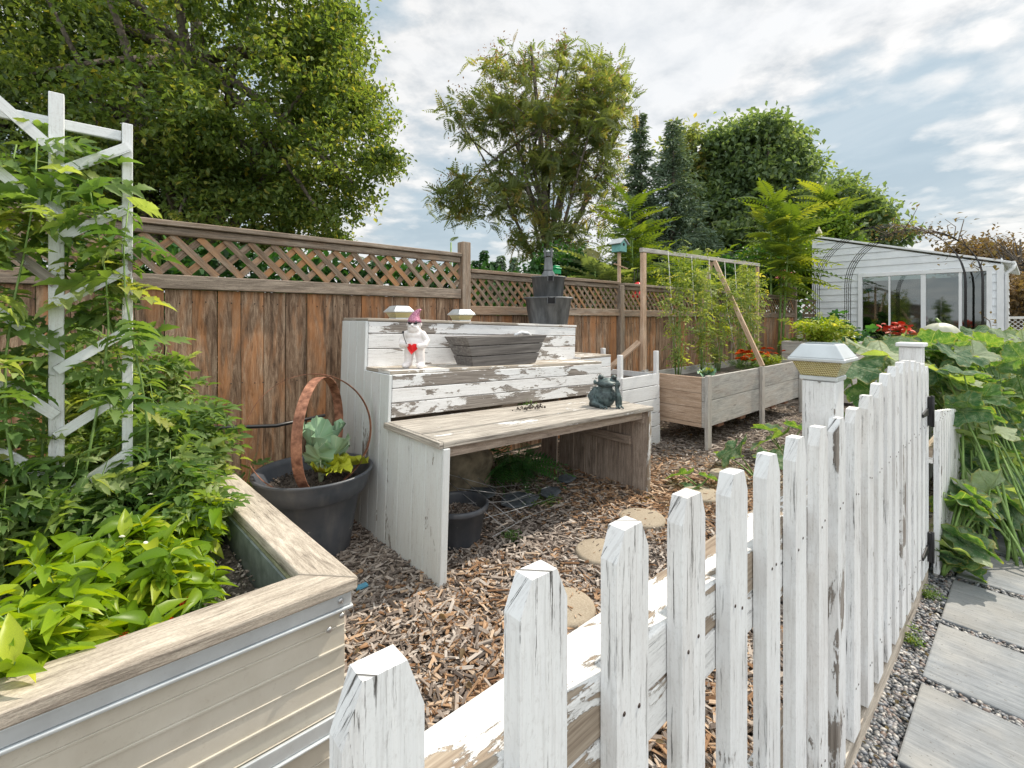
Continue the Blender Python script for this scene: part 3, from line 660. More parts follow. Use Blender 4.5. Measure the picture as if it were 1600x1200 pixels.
hp=T('hinge_post','white square hinge post with flat cap between gate and far fence','post',(3.3,.42,0))
b=B(); b.box(3.235,.40,0,3.33,.495,1.245,g=2); b.build('post_shaft',PPICK,hp,bevel=.004); b=B(); b.box(3.222,.388,1.247,3.343,.508,1.268); b.build('post_cap',WHITE,hp,bevel=.004)
lf=T('picket_fence','low white picket fence beyond the gate, half covered by pumpkin leaves','picket fence',(3.8,.4,0))
for i in range(14): picket(lf,3.36+.105*i,.90-.012*i,w=.07,y0=.345,y1=.368,zb=.03)
b=B(); b.box(3.35,.37,.62,4.82,.41,.70,g=0); b.build('rail',PRAIL,lf); b=B(); b.box(3.35,.37,.15,4.82,.41,.23,g=0); b.build('rail',PRAIL,lf)
ff=T('picket_fence','farther white picket fence rising out of pumpkin leaves under the pale pumpkin','picket fence',(5.4,.62,0))
for i in range(12): picket(ff,4.75+.12*i,1.10,w=.085,y0=.60,y1=.62,zb=.03)
b=B(); b.box(4.7,.622,.8,6.3,.66,.88,g=0); b.build('rail',PRAIL,ff)
# ---------------- metal-clad raised bed, front left
rb=T('raised_bed','near raised bed with weathered timber cap and cream metal siding','planter bed',(.6,1.4,0))
H=.60
b=B(); z0,z1=H-.038,H
b.hexa([(-1.6,1.395,z0),(.605,1.395,z0),(.472,1.535,z0),(-1.6,1.535,z0),(-1.6,1.395,z1),(.605,1.395,z1),(.472,1.535,z1),(-1.6,1.535,z1)],0)
b.build('cap_board',WGREY,rb,bevel=.006,seg=2)
b=B(); b.hexa([(.474,1.537,z0),(.608,1.397,z0),(.50,3.50,z0),(.36,3.50,z0),(.474,1.537,z1),(.608,1.397,z1),(.50,3.50,z1),(.36,3.50,z1)],1); b.build('cap_board',WGREY,rb,bevel=.006,seg=2)
def siding_panel(p0,p1,out,z0,z1,rows,name,mt,parent,lip=.006):
    "ribbed sheet: shallow step at each row"
    p0=np.array(p0);p1=np.array(p1);o=np.array(out); b=B(); hh=(z1-z0)/rows
    for i in range(rows):
        a=z0+i*hh; c=a+hh
        for (u,v,d0,d1) in ((a,a+hh*.06,lip,lip),(a+hh*.06,a+hh*.5,.001,.001),(a+hh*.5,a+hh*.56,.003,.004),(a+hh*.56,c,.001,.001)):
            P=[]
            for z,dd in ((u,d0),(v,d1)):
                for p,q in ((p0,1),(p1,1),(p1,0),(p0,0)): P.append((p[0]+o[0]*(dd if q else -.004),p[1]+o[1]*(dd if q else -.004),z))
            b.hexa(P,0)
    return b.build(name,mt,parent,bevel=.0012)
siding_panel((-1.6,1.425),(.575,1.425),(0,-1),0,.515,4,'siding_panel',CREAM,rb)
siding_panel((.577,1.43),(.475,3.48),(1,.05),0,.56,4,'siding_panel',CREAM,rb)
b=B(); b.box(-1.6,1.405,.520,.590,1.421,.560); b.box(-1.6,1.400,.508,.594,1.420,.519); b.build('top_trim',ALU,rb,bevel=.004,seg=3)
b=B(); b.box(-1.6,1.402,.16,.59,1.412,.205); b.box(-1.6,1.395,.15,.594,1.412,.159);b.build('bottom_trim',ALU,rb,bevel=.004,seg=3)
for x,z in ((.555,.543),(.558,.497),(.52,.47),(-.19,.543)):
    b=B(); b.ell((x,1.402,z),(.009,.005,.009),10,6); b.tube([(x,1.41,z),(x,1.398,z)],.005,6); b.build('screw',STEEL,rb)
# inner lining + posts
b=B(); b.hexa([(.455,1.55,.05),(.462,1.55,.05),(.365,3.47,.05),(.355,3.47,.05),(.455,1.55,.56),(.462,1.55,.56),(.365,3.47,.56),(.355,3.47,.56)]); b.box(-1.6,1.53,.05,.45,1.536,.56); b.build('inner_lining',GALV,rb)
b=B(); b.hexa([(.464,1.54,z0-.06),(.50,1.54,z0-.06),(.40,3.48,z0-.06),(.366,3.48,z0-.06),(.464,1.54,z0-.001),(.50,1.54,z0-.001),(.40,3.48,z0-.001),(.366,3.48,z0-.001)],1); b.build('inner_rail',wood('mossy timber',(.09,.1,.05),(.2,.21,.12),(.33,.33,.22)),rb)
for yy in (2.45,3.42):
    xx=.455-.055*(yy-1.5); b=B(); b.box(xx-.085,yy-.045,.05,xx-.003,yy+.045,z0-.003,g=2); b.build('inner_post',WRAIL,rb,bevel=.004)
b=B(); V=[];F=[]; n=30
for i in range(n+1):
    for j in range(n+1):
        y=1.54+1.95*j/n; x=-1.6+(2.05-.052*(y-1.5))*i/n; V.append((x,y,.43+.02*math.sin(9*x+3*y)*math.cos(7*y)+random.uniform(-.004,.004)))
for i in range(n):
    for j in range(n): a=i*(n+1)+j; F.append((a,a+n+1,a+n+2,a+1))
b.raw(V,F,None,0,0,True)
N=5000; X=rng.uniform(-.5,.44,N); Y=rng.uniform(1.55,3.4,N); b.inst(ICO0,np.stack([X,Y,.43+rng.random(N)*.02],1),frames(sph(N)),rng.uniform(.002,.007,N)[:,None]*np.array([[1.4,.9,.7]]),rng.random(N),1)
b.build('soil',[SOIL,CHIP],rb)
# white lattice trellis in the bed
tr=T('garden_trellis','tall white painted wooden trellis with crossed slats in the tomato bed','trellis',(-.1,2.5,0))
PX=[.098,-.112,-.335,-.58]
for i,x in enumerate(PX):
    b=B(); w_=.034 if i!=1 else .044; b.box(x-w_/2,2.485,.1,x+w_/2,2.52,2.20 if i==0 else 2.26,g=2); b.build('post',PTREL,tr,bevel=.002)
b=B(); b.box(-.75,2.522,2.135,.08,2.54,2.175,g=0); b.build('top_rail',PTREL,tr,bevel=.002)
b=B()
for i in range(3):
    xa,xb=PX[i],PX[i+1]
    for k in range(8):
        z=(2.10-.25*k) if i!=1 else 2.22-.25*k
        if i==0: b.beam((xa,2.476,z),(xb,2.476,z-.15),.036,.012,up=(0,1,0))
        elif i==1: b.beam((xb,2.474,z+.03),(xa,2.474,z-.19),.036,.012,up=(0,1,0))
        else: b.beam((xa,2.476,z),(xb,2.476,z-.2),.036,.012,up=(0,1,0))
b.build('crossed_slats',PTREL,tr)
# ---------------- tiered bench (tilted a little: the yard falls away to the right)
bn=T('tiered_bench','three tier wooden plant bench with peeling white paint in front of the fence','bench',(1.34,2.07,0),rot=(0,R(1.9),0))
L=2.03; L1=1.93
def bt(name,mt,boxes,bev=.004,**k):
    b=B()
    for q in boxes: b.box(*q)
    return b.build(name,mt,bn,world=False,bevel=bev,seg=2,**k)
# seat (tier one)
for i,(y0,y1) in enumerate(((-.03,.19),(.196,.40),(.406,.60))): bt('seat_board',PSEAT,[(-.02-.008*(i%2),y0+.003,.722+.002*i,L1+.05+.006*i,y1-.002,.757+.0025*((i*2)%3))],.006)
bt('seat_edging',PSEAT,[(-.045,-.028,.722,-.022,.60,.757)])
# risers
def riser(y,zs,x0,x1,name='riser_board'):
    for z0,z1 in zs:
        b=B(); n=14; V=[]
        b.box(x0,y,z0,x1,y+.02,z1,g=0); b.build(name,PHEAVY,bn,world=False,bevel=.004,seg=2)
riser(.585,((.965,1.048),(.875,.961),(.782,.871)),-.0,L+.07)
riser(.945,((1.300,1.378),(1.195,1.296),(1.068,1.191)),-.0,L+.11)
# treads
bt('tread_board',PTREAD,[(-.01,.60,1.05,L+.085,.765,1.072)]); bt('tread_board',PTREAD,[(-.01,.77,1.05,L+.085,.943,1.072)])
bt('tread_board',PTREAD,[(-.01,.94,1.382,L+.12,1.15,1.402)]); bt('tread_board',PTREAD,[(-.01,1.155,1.382,L+.12,1.36,1.402)])
# left side made of upright boards: one panel
def side(x,ys,mt,name,th=.02,zb=-.08):
    b=B()
    for y0,y1,zt in ys: b.box(x,y0,zb,x+th,y1-.003,zt,g=2)
    b.build(name,mt,bn,world=False,bevel=.0025)
side(-.022,[(-.012,.14,.720),(.14,.275,.720),(.275,.44,.720),(.44,.584,.720),(.586,.70,1.048),(.70,.83,1.048),(.83,.944,1.048),(.946,1.08,1.38),(1.08,1.22,1.38),(1.22,1.35,1.38)],PSIDE,'side_panel')
bt('corner_strip',PSIDE,[(-.022,-.034,-.08,.02,-.014,.72)])
side(L1,[(-.0,.13,.72),(.13,.26,.72),(.26,.38,.72),(.38,.50,.72),(.50,.63,.72),(.63,.76,1.0),(.76,.94,1.0),(.97,1.08,1.3),(1.08,1.18,1.3)],WPALL,'end_panel',zb=-.03)
bt('end_strip',PRAIL,[(L1-.002,-.02,-.03,L1+.035,-.002,.72)])
b=B(); b.box(L1-.03,.02,.62,L1-.003,.62,.71,g=1); b.box(L1-.03,.14,.43,L1-.003,.70,.50,g=1); b.poly([(L1-.028,.42,.62),(L1-.028,.62,.62),(L1-.028,.50,.46)],(.02,0,0)); b.build('end_brace',WPALL,bn,world=False,bevel=.002)
b=B(); b.box(.02,.02,.66,L1-.04,.055,.719,g=0); b.build('seat_bearer',WPALL,bn,world=False); b=B(); b.box(0,1.34,.3,L+.1,1.36,1.38,g=0); b.build('back_panel',WPALL,bn,world=False)
b=B(); b.box(.0,-.0,.45,.018,.03,.56); b.build('latch_plate',PSIDE,bn,world=False)
# ---------------- stepped white box at the right of the bench
wb=T('white_planter_box','white painted board box of two heights at the right end of the bench','planter box',(4.0,2.8,0))
def wbx(name,mt,bs,bev=.004):
    b=B()
    for q in bs: b.box(*q)
    b.build(name,mt,wb,bevel=bev,seg=2)
for z0,z1 in ((.66,.785),(.51,.655),(.36,.505),(.21,.355),(.0,.205)):
    wbx('front_board',paint('box paint',.35,grime=.3) if z0==.66 else MATS['box paint'],[(4.0,2.80-.01*(.8-z1),z0+.002,4.70+.008*(.8-z1),2.82-.01*(.8-z1),z1)])
    wbx('side_board',MATS['box paint'],[(3.985,2.822,z0+.002,4.0,3.5,z1)])
wbx('side_board',MATS['box paint'],[(4.68,2.822,0,4.70,3.5,.78)]); wbx('back_board',MATS['box paint'],[(4.0,3.48,0,4.68,3.5,.80)])
for x,y,z in ((4.02,2.822,1.02),(4.665,2.80,1.035),(4.55,3.44,1.04)): wbx('corner_post',MATS['box paint'],[(x-.022,y,.0,x+.025,y+.045,z)])
wbx('rear_board',MATS['box paint'],[(3.50,2.93,.80,3.982,2.95,.90)]); wbx('rear_board',MATS['box paint'],[(3.50,2.932,.905,3.982,2.95,1.0)]); wbx('rear_board',MATS['box paint'],[(3.50,2.934,.3,3.982,2.95,.795)])
wbx('lid_board',PTREAD,[(3.50,2.93,1.003,3.985,3.15,1.023)]); wbx('lid_board',PTREAD,[(3.50,3.155,1.003,3.985,3.40,1.023)])
b=B(); b.box(4.0,2.83,.0,4.68,3.48,.72); b.build('soil',SOIL,wb)
# ---------------- long cedar bed
cb=T('cedar_bed','long grey cedar raised bed on legs holding tomatoes and marigolds','planter bed',(6.3,2.7,0))
def cbb(name,mt,q,bev=.004):
    b=B(); b.box(*q); return b.build(name,mt,cb,bevel=bev,seg=2)
X0,X1,Y0,Y1=4.80,7.80,2.33,3.05
for z0,z1 in ((.515,.77),(.235,.51)):
    cbb('front_board',WBED,(X0,Y0,z0,X1,Y0+.035,z1)); cbb('back_board',WBED,(X0,Y1-.035,z0,X1,Y1,z1)); cbb('end_board',WBED,(X1-.035,Y0+.036,z0,X1,Y1-.036,z1))
for z0,z1 in ((.60,.768),(.44,.597),(.28,.437),(.235,.277)): cbb('end_board',WORNG,(X0,Y0+.036,z0,X0+.035,Y1-.036,z1))
for x in (X0-.01,6.25,X1-.08):
    b=B(); b.hexa([(x,Y0-.04,0),(x+.09,Y0-.04,0),(x+.09,Y0-.002,0),(x,Y0-.002,0),(x,Y0-.04,.79),(x+.09,Y0-.04,.79),(x+.09,Y0-.002,.79),(x,Y0-.002,.79)],2); b.build('leg',WBED,cb,bevel=.005,seg=2)
    cbb('leg',WBED,(x,Y1+.002,0,x+.09,Y1+.04,.79))
b=B(); b.box(X0+.04,Y0+.04,.25,X1-.04,Y1-.04,.68); b.build('soil',SOIL,cb)
for x in (5.3,5.9,6.9,7.4): cbb('support_block',BRICK,(x,Y0+.08,.0+.16,x+.14,Y0+.3,.232))
# trellis frame over it
tf=T('trellis_frame','bare timber A frame with a long top bar over the cedar bed','trellis',(6.5,3.1,0))
def tb(name,p,q,w=.06,t_=.035,up=(0,1,0)):
    b=B(); b.beam(p,q,w,t_,up=up); b.build(name,WNEW,tf,bevel=.003)
tb('post',(4.83,3.09,0),(4.83,3.09,2.17),.07,.045); tb('post',(8.22,3.09,0),(8.22,3.09,2.25),.05,.045)
b=B(); b.beam((4.78,3.09,2.20),(8.28,3.09,2.285),.045,.05); b.build('top_bar',WBED,tf,bevel=.003)
tb('leaning_leg',(6.31,2.31,.79),(6.60,3.06,2.21),.055,.035,(1,0,0)); tb('leaning_leg',(6.72,3.58,.1),(6.62,3.12,2.21),.055,.035,(1,0,0)); tb('brace',(4.79,3.12,1.12),(4.42,3.3,.80),.06,.03,(1,0,0))
b=B()
for x,ln in ((5.35,1.6),(5.95,1.55),(6.95,1.35),(7.3,1.3),(7.75,1.4),(6.45,1.5)): b.tube([(x,3.07,2.24),(x+random.uniform(-.03,.03),3.02,1.5),(x+random.uniform(-.05,.08),2.9,2.24-ln)],.004,5)
b.build('strings',STRING,tf)
# second cedar bed
c2=T('cedar_bed','shorter grey cedar bed further back holding bright bushes near the shed','planter bed',(9.6,2.4,0))
for z0,z1 in ((.78,1.0),(.55,.775),(.3,.545),(.05,.295)):
    for q in ((8.9,1.95,z0,8.935,2.95,z1),(8.936,1.95,z0,10.5,1.985,z1),(8.936,2.915,z0,10.5,2.95,z1)):
        b=B(); b.box(*q); b.build('side_board',WBED,c2,bevel=.004)
b=B(); b.box(8.94,1.99,.1,10.5,2.91,.93); b.build('soil',SOIL,c2)
# ---------------- shed
SX=12.5; SY0,SY1=.43,3.43
def rooft(y): return 2.43+(y-SY0)/(SY1-SY0)*.84
sh=T('garden_shed','white lap sided shed with sloping roof and a wide window','shed',(SX,1.9,0))
b=B(); z=0; WY0,WY1,WZ0,WZ1=.55,2.60,.76,2.36
def lap(b,y0,y1,z,hh,yt=None):
    "one siding row between y0 and y1; top clipped by the roof line"
    if y1-y0<.01: return
    def zt(y): return min(z+hh,rooft(y)-.03)
    if zt(y1)<=z+.005: return
    ya=y0
    if zt(y0)<z+.01: ya=SY0+(z+.04-2.43)/.84*(SY1-SY0)
    ys=[ya,y1]
    yk=SY0+(z+hh+.03-2.43)/.84*(SY1-SY0)
    if ya<yk<y1: ys=[ya,yk,y1]
    for a,c in zip(ys[:-1],ys[1:]):
        b.hexa([(SX-.02,a,z),(SX+.01,a,z),(SX+.01,c,z),(SX-.02,c,z),(SX-.004,a,zt(a)-.002),(SX+.01,a,zt(a)-.002),(SX+.01,c,zt(c)-.002),(SX-.004,c,zt(c)-.002)],1)
HH=.148
while z<3.3:
    if z+HH<=WZ0 or z>=WZ1: lap(b,SY0,SY1,z,HH)
    else: lap(b,SY0,WY0,z,HH); lap(b,WY1,SY1,z,HH)
    z+=HH
b.build('front_wall',SIDING,sh)
b=B()
z=0
while z<2.4:
    for x0,x1 in (((SX,SX+.5),(SX+2.3,SX+3.2)) if .8<z<2.2 else ((SX,SX+3.2),)):
        b.hexa([(x0,SY0-.02,z),(x1,SY0-.02,z),(x1,SY0+.01,z),(x0,SY0+.01,z),(x0,SY0-.004,z+.146),(x1,SY0-.004,z+.146),(x1,SY0+.01,z+.146),(x0,SY0+.01,z+.146)],0)
    z+=HH
b.build('side_wall',SIDING,sh)
b=B(); b.box(SX+3.2,SY0,0,SX+3.25,SY1,2.4); b.box(SX+.02,SY1-.02,0,SX+3.2,SY1,3.1); b.box(SX+.02,SY0+.02,0,SX+3.2,SY1-.02,.5); b.build('rear_walls',simple('plywood',(.3,.26,.2),.9),sh)
b=B(); P=[]
for x0,x1 in ((SX-.045,SX+3.3),):
    b.hexa([(x0,SY0-.12,2.40),(x1,SY0-.12,2.40),(x1,SY1+.1,rooft(SY1)+.03),(x0,SY1+.1,rooft(SY1)+.03),(x0,SY0-.12,2.44),(x1,SY0-.12,2.44),(x1,SY1+.1,rooft(SY1)+.07),(x0,SY1+.1,rooft(SY1)+.07)],1)
b.build('roof',WHITE,sh,bevel=.004)
for y in (SY0-.03,SY1-.04):
    b=B(); b.box(SX-.035,y,0,SX-.022,y+.09,rooft(y+.04)-.05); b.build('corner_board',WHITE,sh)
def window(root,y0,y1,z0,z1,muls,x=SX):
    b=B(); f=.075; b.box(x-.05,y0,z0,x+.03,y0+f,z1); b.box(x-.05,y1-f,z0,x+.03,y1,z1); b.box(x-.05,y0+f,z1-f,x+.03,y1-f,z1); b.box(x-.05,y0+f,z0,x+.03,y1-f,z0+.05)
    fr=b.build('window',WHITE,root,bevel=.004)
    for m,wd in muls:
        b=B(); b.box(x-.035,m-wd/2,z0+.051,x+.02,m+wd/2,z1-f-.001); b.build('mullion',WHITE,fr)
    b=B(); b.box(x-.004,y0+f,z0+.051,x,y1-f,z1-f-.001); b.build('pane',GLASS,fr)
    return fr
window(sh,WY0,WY1,WZ0,WZ1,((2.06,.03),(1.52,.075),(.98,.045)))
b=B(); b.box(SX-.11,WY0-.1,.70,SX-.02,WY1+.1,.755); b.build('sill',WHITE,sh,bevel=.004)
b=B(); b.box(SX-.05,SY0-.18,2.385,SX+3.3,SY0-.121,2.435); b.build('gutter',WHITE,sh,bevel=.012,seg=3); b=B(); b.tube([(SX+.0,SY0-.16,2.40),(SX+.0,SY0-.15,2.32),(SX+.02,SY0-.06,2.22),(SX+.02,SY0-.06,.1)],.03,10); b.build('downpipe',WHITE,sh)
b=B(); b.box(SX+.5,SY0-.03,.85,SX+2.3,SY0+.0,.93); b.box(SX+.5,SY0-.03,2.15,SX+2.3,SY0,2.2); b.box(SX+.5,SY0-.03,.93,SX+.57,SY0,2.15);b.box(SX+2.23,SY0-.03,.93,SX+2.3,SY0,2.15); sw=b.build('window',WHITE,sh)
b=B(); b.box(SX+.57,SY0-.01,.93,SX+2.23,SY0-.006,2.15); b.build('pane',GLASS,sw)
b=B(); b.hexa([(SX-.05,SY1-.14,3.30),(SX+.05,SY1-.14,3.30),(SX+.05,SY1-.02,3.30),(SX-.05,SY1-.02,3.30),(SX-.04,SY1-.13,3.40),(SX+.04,SY1-.13,3.40),(SX+.04,SY1-.03,3.40),(SX-.04,SY1-.03,3.40)]); b.lathe([(.055,0),(.03,.05),(.018,.07),(.02,.09),(0.001,.12)],(SX,SY1-.08,3.401),12)
b.build('finial',simple('cream finial',(.62,.58,.42),.6),sh)
# things seen inside the shed
def inner(name,lab,cat,q,mt,bev=.02):
    b=B(); b.box(*q); o=b.build(name,mt,bevel=bev,loc=(q[0],q[1],q[2])); tag(o,lab,cat)
cn=T('storage_cabinet','pale cabinet seen through the shed window','cabinet',(14.6,1.9,.5)); 
b=B(); b.box(14.4,1.6,.5,14.9,2.4,1.9); b.build('carcass',simple('pale wood',(.55,.5,.42),.6),cn,bevel=.01)
for y in (1.64,2.02): 
    b=B(); b.box(14.38,y,.56,14.398,y+.34,1.84); b.build('door',simple('pale door',(.62,.6,.54),.5),cn,bevel=.006)
shf=T('wall_shelf','shelves with jars inside the shed behind the right panes','shelf',(15.2,1,1)); b=B()
for z in (.9,1.3,1.7): b.box(15.2,.5,z,15.5,1.55,z+.03)
b.build('boards',WGREY,shf); b=B()
for k in range(14): b.lathe([(.0,.0),(.04,0),(.04,.12),(.03,.14),(0,.14)],(15.3,.58+.07*k,random.choice((.931,1.331,1.731))),10)
b.build('jars',simple('jar glaze',(.5,.45,.4),.3,0,.5,4),shf)
# white arched edging pickets by the shed
for i,(y,l) in enumerate(((2.62,'leftmost small round topped white edging picket at the foot of the shed window'),(2.33,'lone round topped white edging picket below the left shed pane'),(2.02,'right small white edging picket by the red flowers'))):
    b=B(); pts=[(SX-.25,y,.2),(SX-.25,y+.11,.2)]+[(SX-.25,y+.055+.055*math.cos(a),.96+.06*math.sin(a)) for a in np.linspace(0,math.pi,9)]; b.poly(pts,(.02,0,0)); tag(b.build('edging_picket',WHITE,loc=(SX-.25,y,.2)),l,'edging','small white edging pickets by the shed')
# ---------------- big round pot with hoops and cabbage
PXc,PYc=.985,2.90
pot=T('round_planter','big round slate grey planter with rusty hoops standing left of the bench','plant pot',(PXc,PYc,0))
b=B(); b.lathe([(.0,0),(.20,0),(.205,.02),(.235,.2),(.262,.345),(.275,.352),(.30,.37),(.318,.43),(.335,.475),(.342,.485),(.338,.493),(.322,.49),(.312,.46),(.29,.40),(.27,.37),(.262,.35),(0.,.345)],(PXc,PYc,0),72); b.build('pot_body',POT,pot)
b=B(); V=[]
b.lathe([(.29,.395),(.2,.405),(.1,.415),(.0,.41)],(PXc,PYc,0),40)
N=500; a=rng.random(N)*6.28; rr=.27*np.sqrt(rng.random(N)); b.inst(ICO0,np.stack([PXc+rr*np.cos(a),PYc+rr*np.sin(a),.408+rng.random(N)*.012],1),frames(sph(N)),rng.uniform(.004,.012,N),rng.random(N),0)
b.build('soil',SOIL,pot)
cd_=np.array([-PXc,-PYc,0])/math.hypot(PXc,PYc); sdv=np.array([cd_[1],-cd_[0],0])
def hoop(name,lab,c,ra,n,width=.045,th=.003,sq=1.,tilt=0):
    n=np.array(n,float); n/=np.linalg.norm(n); up=np.array([0,0,1.]); e1=np.cross(up,n); e1/=np.linalg.norm(e1); e2=np.cross(n,e1)
    b=B(); K=72; V=[];F=[]
    for i in range(K):
        t=2*math.pi*i/K; d=e1*math.cos(t)*sq+e2*math.sin(t)
        for q,wv in ((ra,-1),(ra,1),(ra-th,1),(ra-th,-1)): V.append(np.array(c)+d*q+n*wv*width/2)
    for i in range(K):
        j=(i+1)%K
        for k in range(4): k2=(k+1)%4; F.append((i*4+k,i*4+k2,j*4+k2,j*4+k))
    b.raw(V,F,None,0,0,False); o=b.build(name,RUST,loc=tuple(c)); tag(o,lab,'hoop','rusty iron hoops crossed in the round planter')
cc=(.963,2.885,.715)
hoop('iron_hoop','rusty hoop seen as a full open circle standing in the round planter',cc,.35,cd_*.97+sdv*-.12+np.array([0,0,.16]),.045)
hoop('iron_hoop','rusty hoop seen nearly edge on, crossing the open hoop over the cabbage',(1.02,2.90,.70),.34,sdv*.93+cd_*-.36,.058)
def polar_leaf(nr=5,nt=30,lob=.0,lobn=5,wav=.12,wn=8,cup=.15,notch=.8,seed=0,fold=.1):
    rs=np.random.default_rng(seed); V=[(0,0,0)];UV=[(0,0)];F=[];FU=[]
    ph=rs.random()*6
    for i in range(1,nr+1):
        q=i/nr
        for j in range(nt):
            th=(j/(nt-1)-.5)*2*math.pi*.94
            ra=1-.0*abs(th); ra*=1-lob*(.5+.5*math.cos(lobn*th+math.pi))**1.0*q
            ra*=.72+.28*math.cos(th*.5)**.6 if abs(th)<math.pi else .7
            ra*=1+(.05*math.sin(th*17+ph)+.03*math.sin(th*31+2*ph))*q
            x=ra*q*math.cos(th); y=ra*q*math.sin(th)
            z=cup*q*q-.25*q*q*(abs(th)>9)+wav*q*q*(math.sin(wn*th+ph)+.4*math.sin(wn*2.3*th))-.085*q*abs(math.sin(5.5*(th+math.pi)/2))+fold*abs(y)-.25*max(0,q-.3)*max(0,x)
            V.append((x,y,z)); UV.append((th/(2*math.pi)+.5,q))
    for j in range(nt-1): F.append((0,1+j,2+j,2+j)); FU.append((UV[0],UV[1+j],UV[2+j],UV[2+j]))
    F=[f[:3] for f in F]; 
    tri=np.array(F); triU=np.array([u[:3] for u in FU]); Q=[];QU=[]
    for i in range(nr-1):
        for j in range(nt-1):
            a=1+i*nt+j; c=a+nt; Q.append((a,c,c+1,a+1)); QU.append((UV[a],UV[c],UV[c+1],UV[a+1]))
    # turn tris into quads for one template: duplicate through splitting quads
    F2=list(map(tuple,tri)); U2=list(triU)
    for q,u in zip(Q,QU): F2+=[(q[0],q[1],q[2]),(q[0],q[2],q[3])]; U2+=[np.array((u[0],u[1],u[2])),np.array((u[0],u[2],u[3]))]
    return np.array(V),np.array(F2),np.array(U2)
PKT=[polar_leaf(6,56,.26,5,.06,7,.10,seed=i,fold=.12+.12*(i%3)) for i in range(5)]
CBT=[polar_leaf(6,40,.05,7,.16,9,.35,seed=10+i,fold=.25) for i in range(3)]
cab=T('cabbage_plant','blue green cabbage with yellowing lower leaves in the round planter','vegetable',(PXc+.02,PYc-.02,.41))
bs=B(); bl=B(); c0=np.array([PXc+.03,PYc-.03,.40])
bs.tube([c0,c0+(.0,.0,.12)],.016,8)
def rot_leaf(b,tp,base,d,tiltup,size,roll=0,r=.5,rf=1.):
    d=np.array(d,float); d=d/np.linalg.norm(d)
    Rm=frames(d[None],np.array([roll])); b.inst(tp,np.array([base]),Rm,np.array([[size,size*.85*rf,size]]),[r],0,True)
for k,(az,el,ln,sz,r) in enumerate(((-2.7,66,.14,.13,.2),(2.6,68,.17,.12,.3),(-.8,52,.12,.13,.55),(.3,60,.16,.13,.3),(1.4,68,.20,.11,.4),(-2.0,62,.10,.11,.6),(-1.0,12,.08,.11,.95),(-.3,8,.13,.12,.97),(-1.6,15,.07,.10,.93),(.6,30,.15,.1,.7))):
    e=R(el); d=np.array([math.cos(az)*math.cos(e),math.sin(az)*math.cos(e),math.sin(e)]); p=c0+(0,0,.07)+d*ln
    bs.tube([c0+(0,0,.05),c0+(0,0,.06)+d*ln*.5,p],[.008,.006,.004],6); d2=d.copy(); d2[2]-=.15; bl.inst(CBT[k%3],np.array([p]),frames(d2[None],np.array([random.uniform(-.4,.4)])),np.array([[sz*1.25,sz*.8,sz]]),[r],0,True)
bs.build('stem',simple('pale cabbage stems',(.4,.48,.33),.5),cab); bl.build('leaf_crown',CAB,cab)
# ---------------- plants helper
def bush_plant(name,label,cat,base,stems,tp,mt,lsize,nleaf,spread,height,rise=(.1,1.0),group=None,stem=STEM,droop=.3,flower=None,lean=(0,0),srad=.006,seed=None,down=.35,crownshape=None,hr=(.6,1.)):
    """stems arch out of the base; leaves leave the stems along their length"""
    root=T(name,label,cat,base,group); bs=B(); Tp=[];Dr=[]; base=np.array(base,float)
    for s in range(stems):
        a=random.random()*6.28; q=math.sqrt(random.random()); out=np.array([math.cos(a),math.sin(a),0])*q*spread+np.array([lean[0],lean[1],0]); h=height*random.uniform(*hr)*(1-.25*q)
        p0=base+out*.12; p1=base+out*.5+(0,0,h*.62); p2=base+out+(0,0,h)
        pts=[(1-t)**2*p0+2*t*(1-t)*p1+t*t*p2+rng.normal(0,.012,3)*(t>0) for t in np.linspace(0,1,7)]
        bs.tube(pts,[srad*(1-.75*t) for t in np.linspace(0,1,7)],5)
        for k in range(nleaf):
            t=rise[0]+(rise[1]-rise[0])*random.random(); i=min(5,int(t*6)); f=t*6-i; p=pts[i]*(1-f)+pts[i+1]*f
            d=np.array([random.gauss(0,1),random.gauss(0,1),random.uniform(-down,.6)]); d/=np.linalg.norm(d); Tp.append(p); Dr.append(d)
    n=len(Tp); bs.build('stem',stem,root); b=B(); r=rng.random(n); tps=tp if isinstance(tp,list) else [tp]
    Tp=np.array(Tp);Dr=np.array(Dr); sz=rng.uniform(.55,1.15,n)*lsize; idx=rng.integers(0,len(tps),n)
    for k,tt in enumerate(tps):
        m=idx==k
        if m.any(): b.inst(tt,Tp[m],frames(Dr[m],rng.normal(0,.5,m.sum())),sz[m],r[m],0,True)
    b.build('foliage',mt,root)
    if flower and flower[2]<=12:
        fm,fs,fn=flower; F=flower_tpl()
        for q in range(fn):
            i=rng.integers(n); P=Tp[i]+Dr[i]*.02; P[2]=base[2]+height*random.uniform(.6,1.05); fb=B(); fb.inst(F,P[None],frames(np.array([[0,0,1]])+rng.normal(0,.3,(1,3))),np.array([fs*random.uniform(.8,1.2)]),[.5],0,True); fb.build('flower',fm,root)
    elif flower:
        fm,fs,fn=flower; fb=B(); F=flower_tpl()
        idx=rng.choice(n,fn); P=Tp[idx]+Dr[idx]*.02; P[:,2]=base[2]+height*rng.uniform(.55,1.05,fn); fb.inst(F,P,frames(np.array([[0,0,1]]*fn)+rng.normal(0,.3,(fn,3))),np.full(fn,fs)*rng.uniform(.7,1.2,fn),rng.random(fn),0,True); fb.build('flowers',fm,root)
    return root
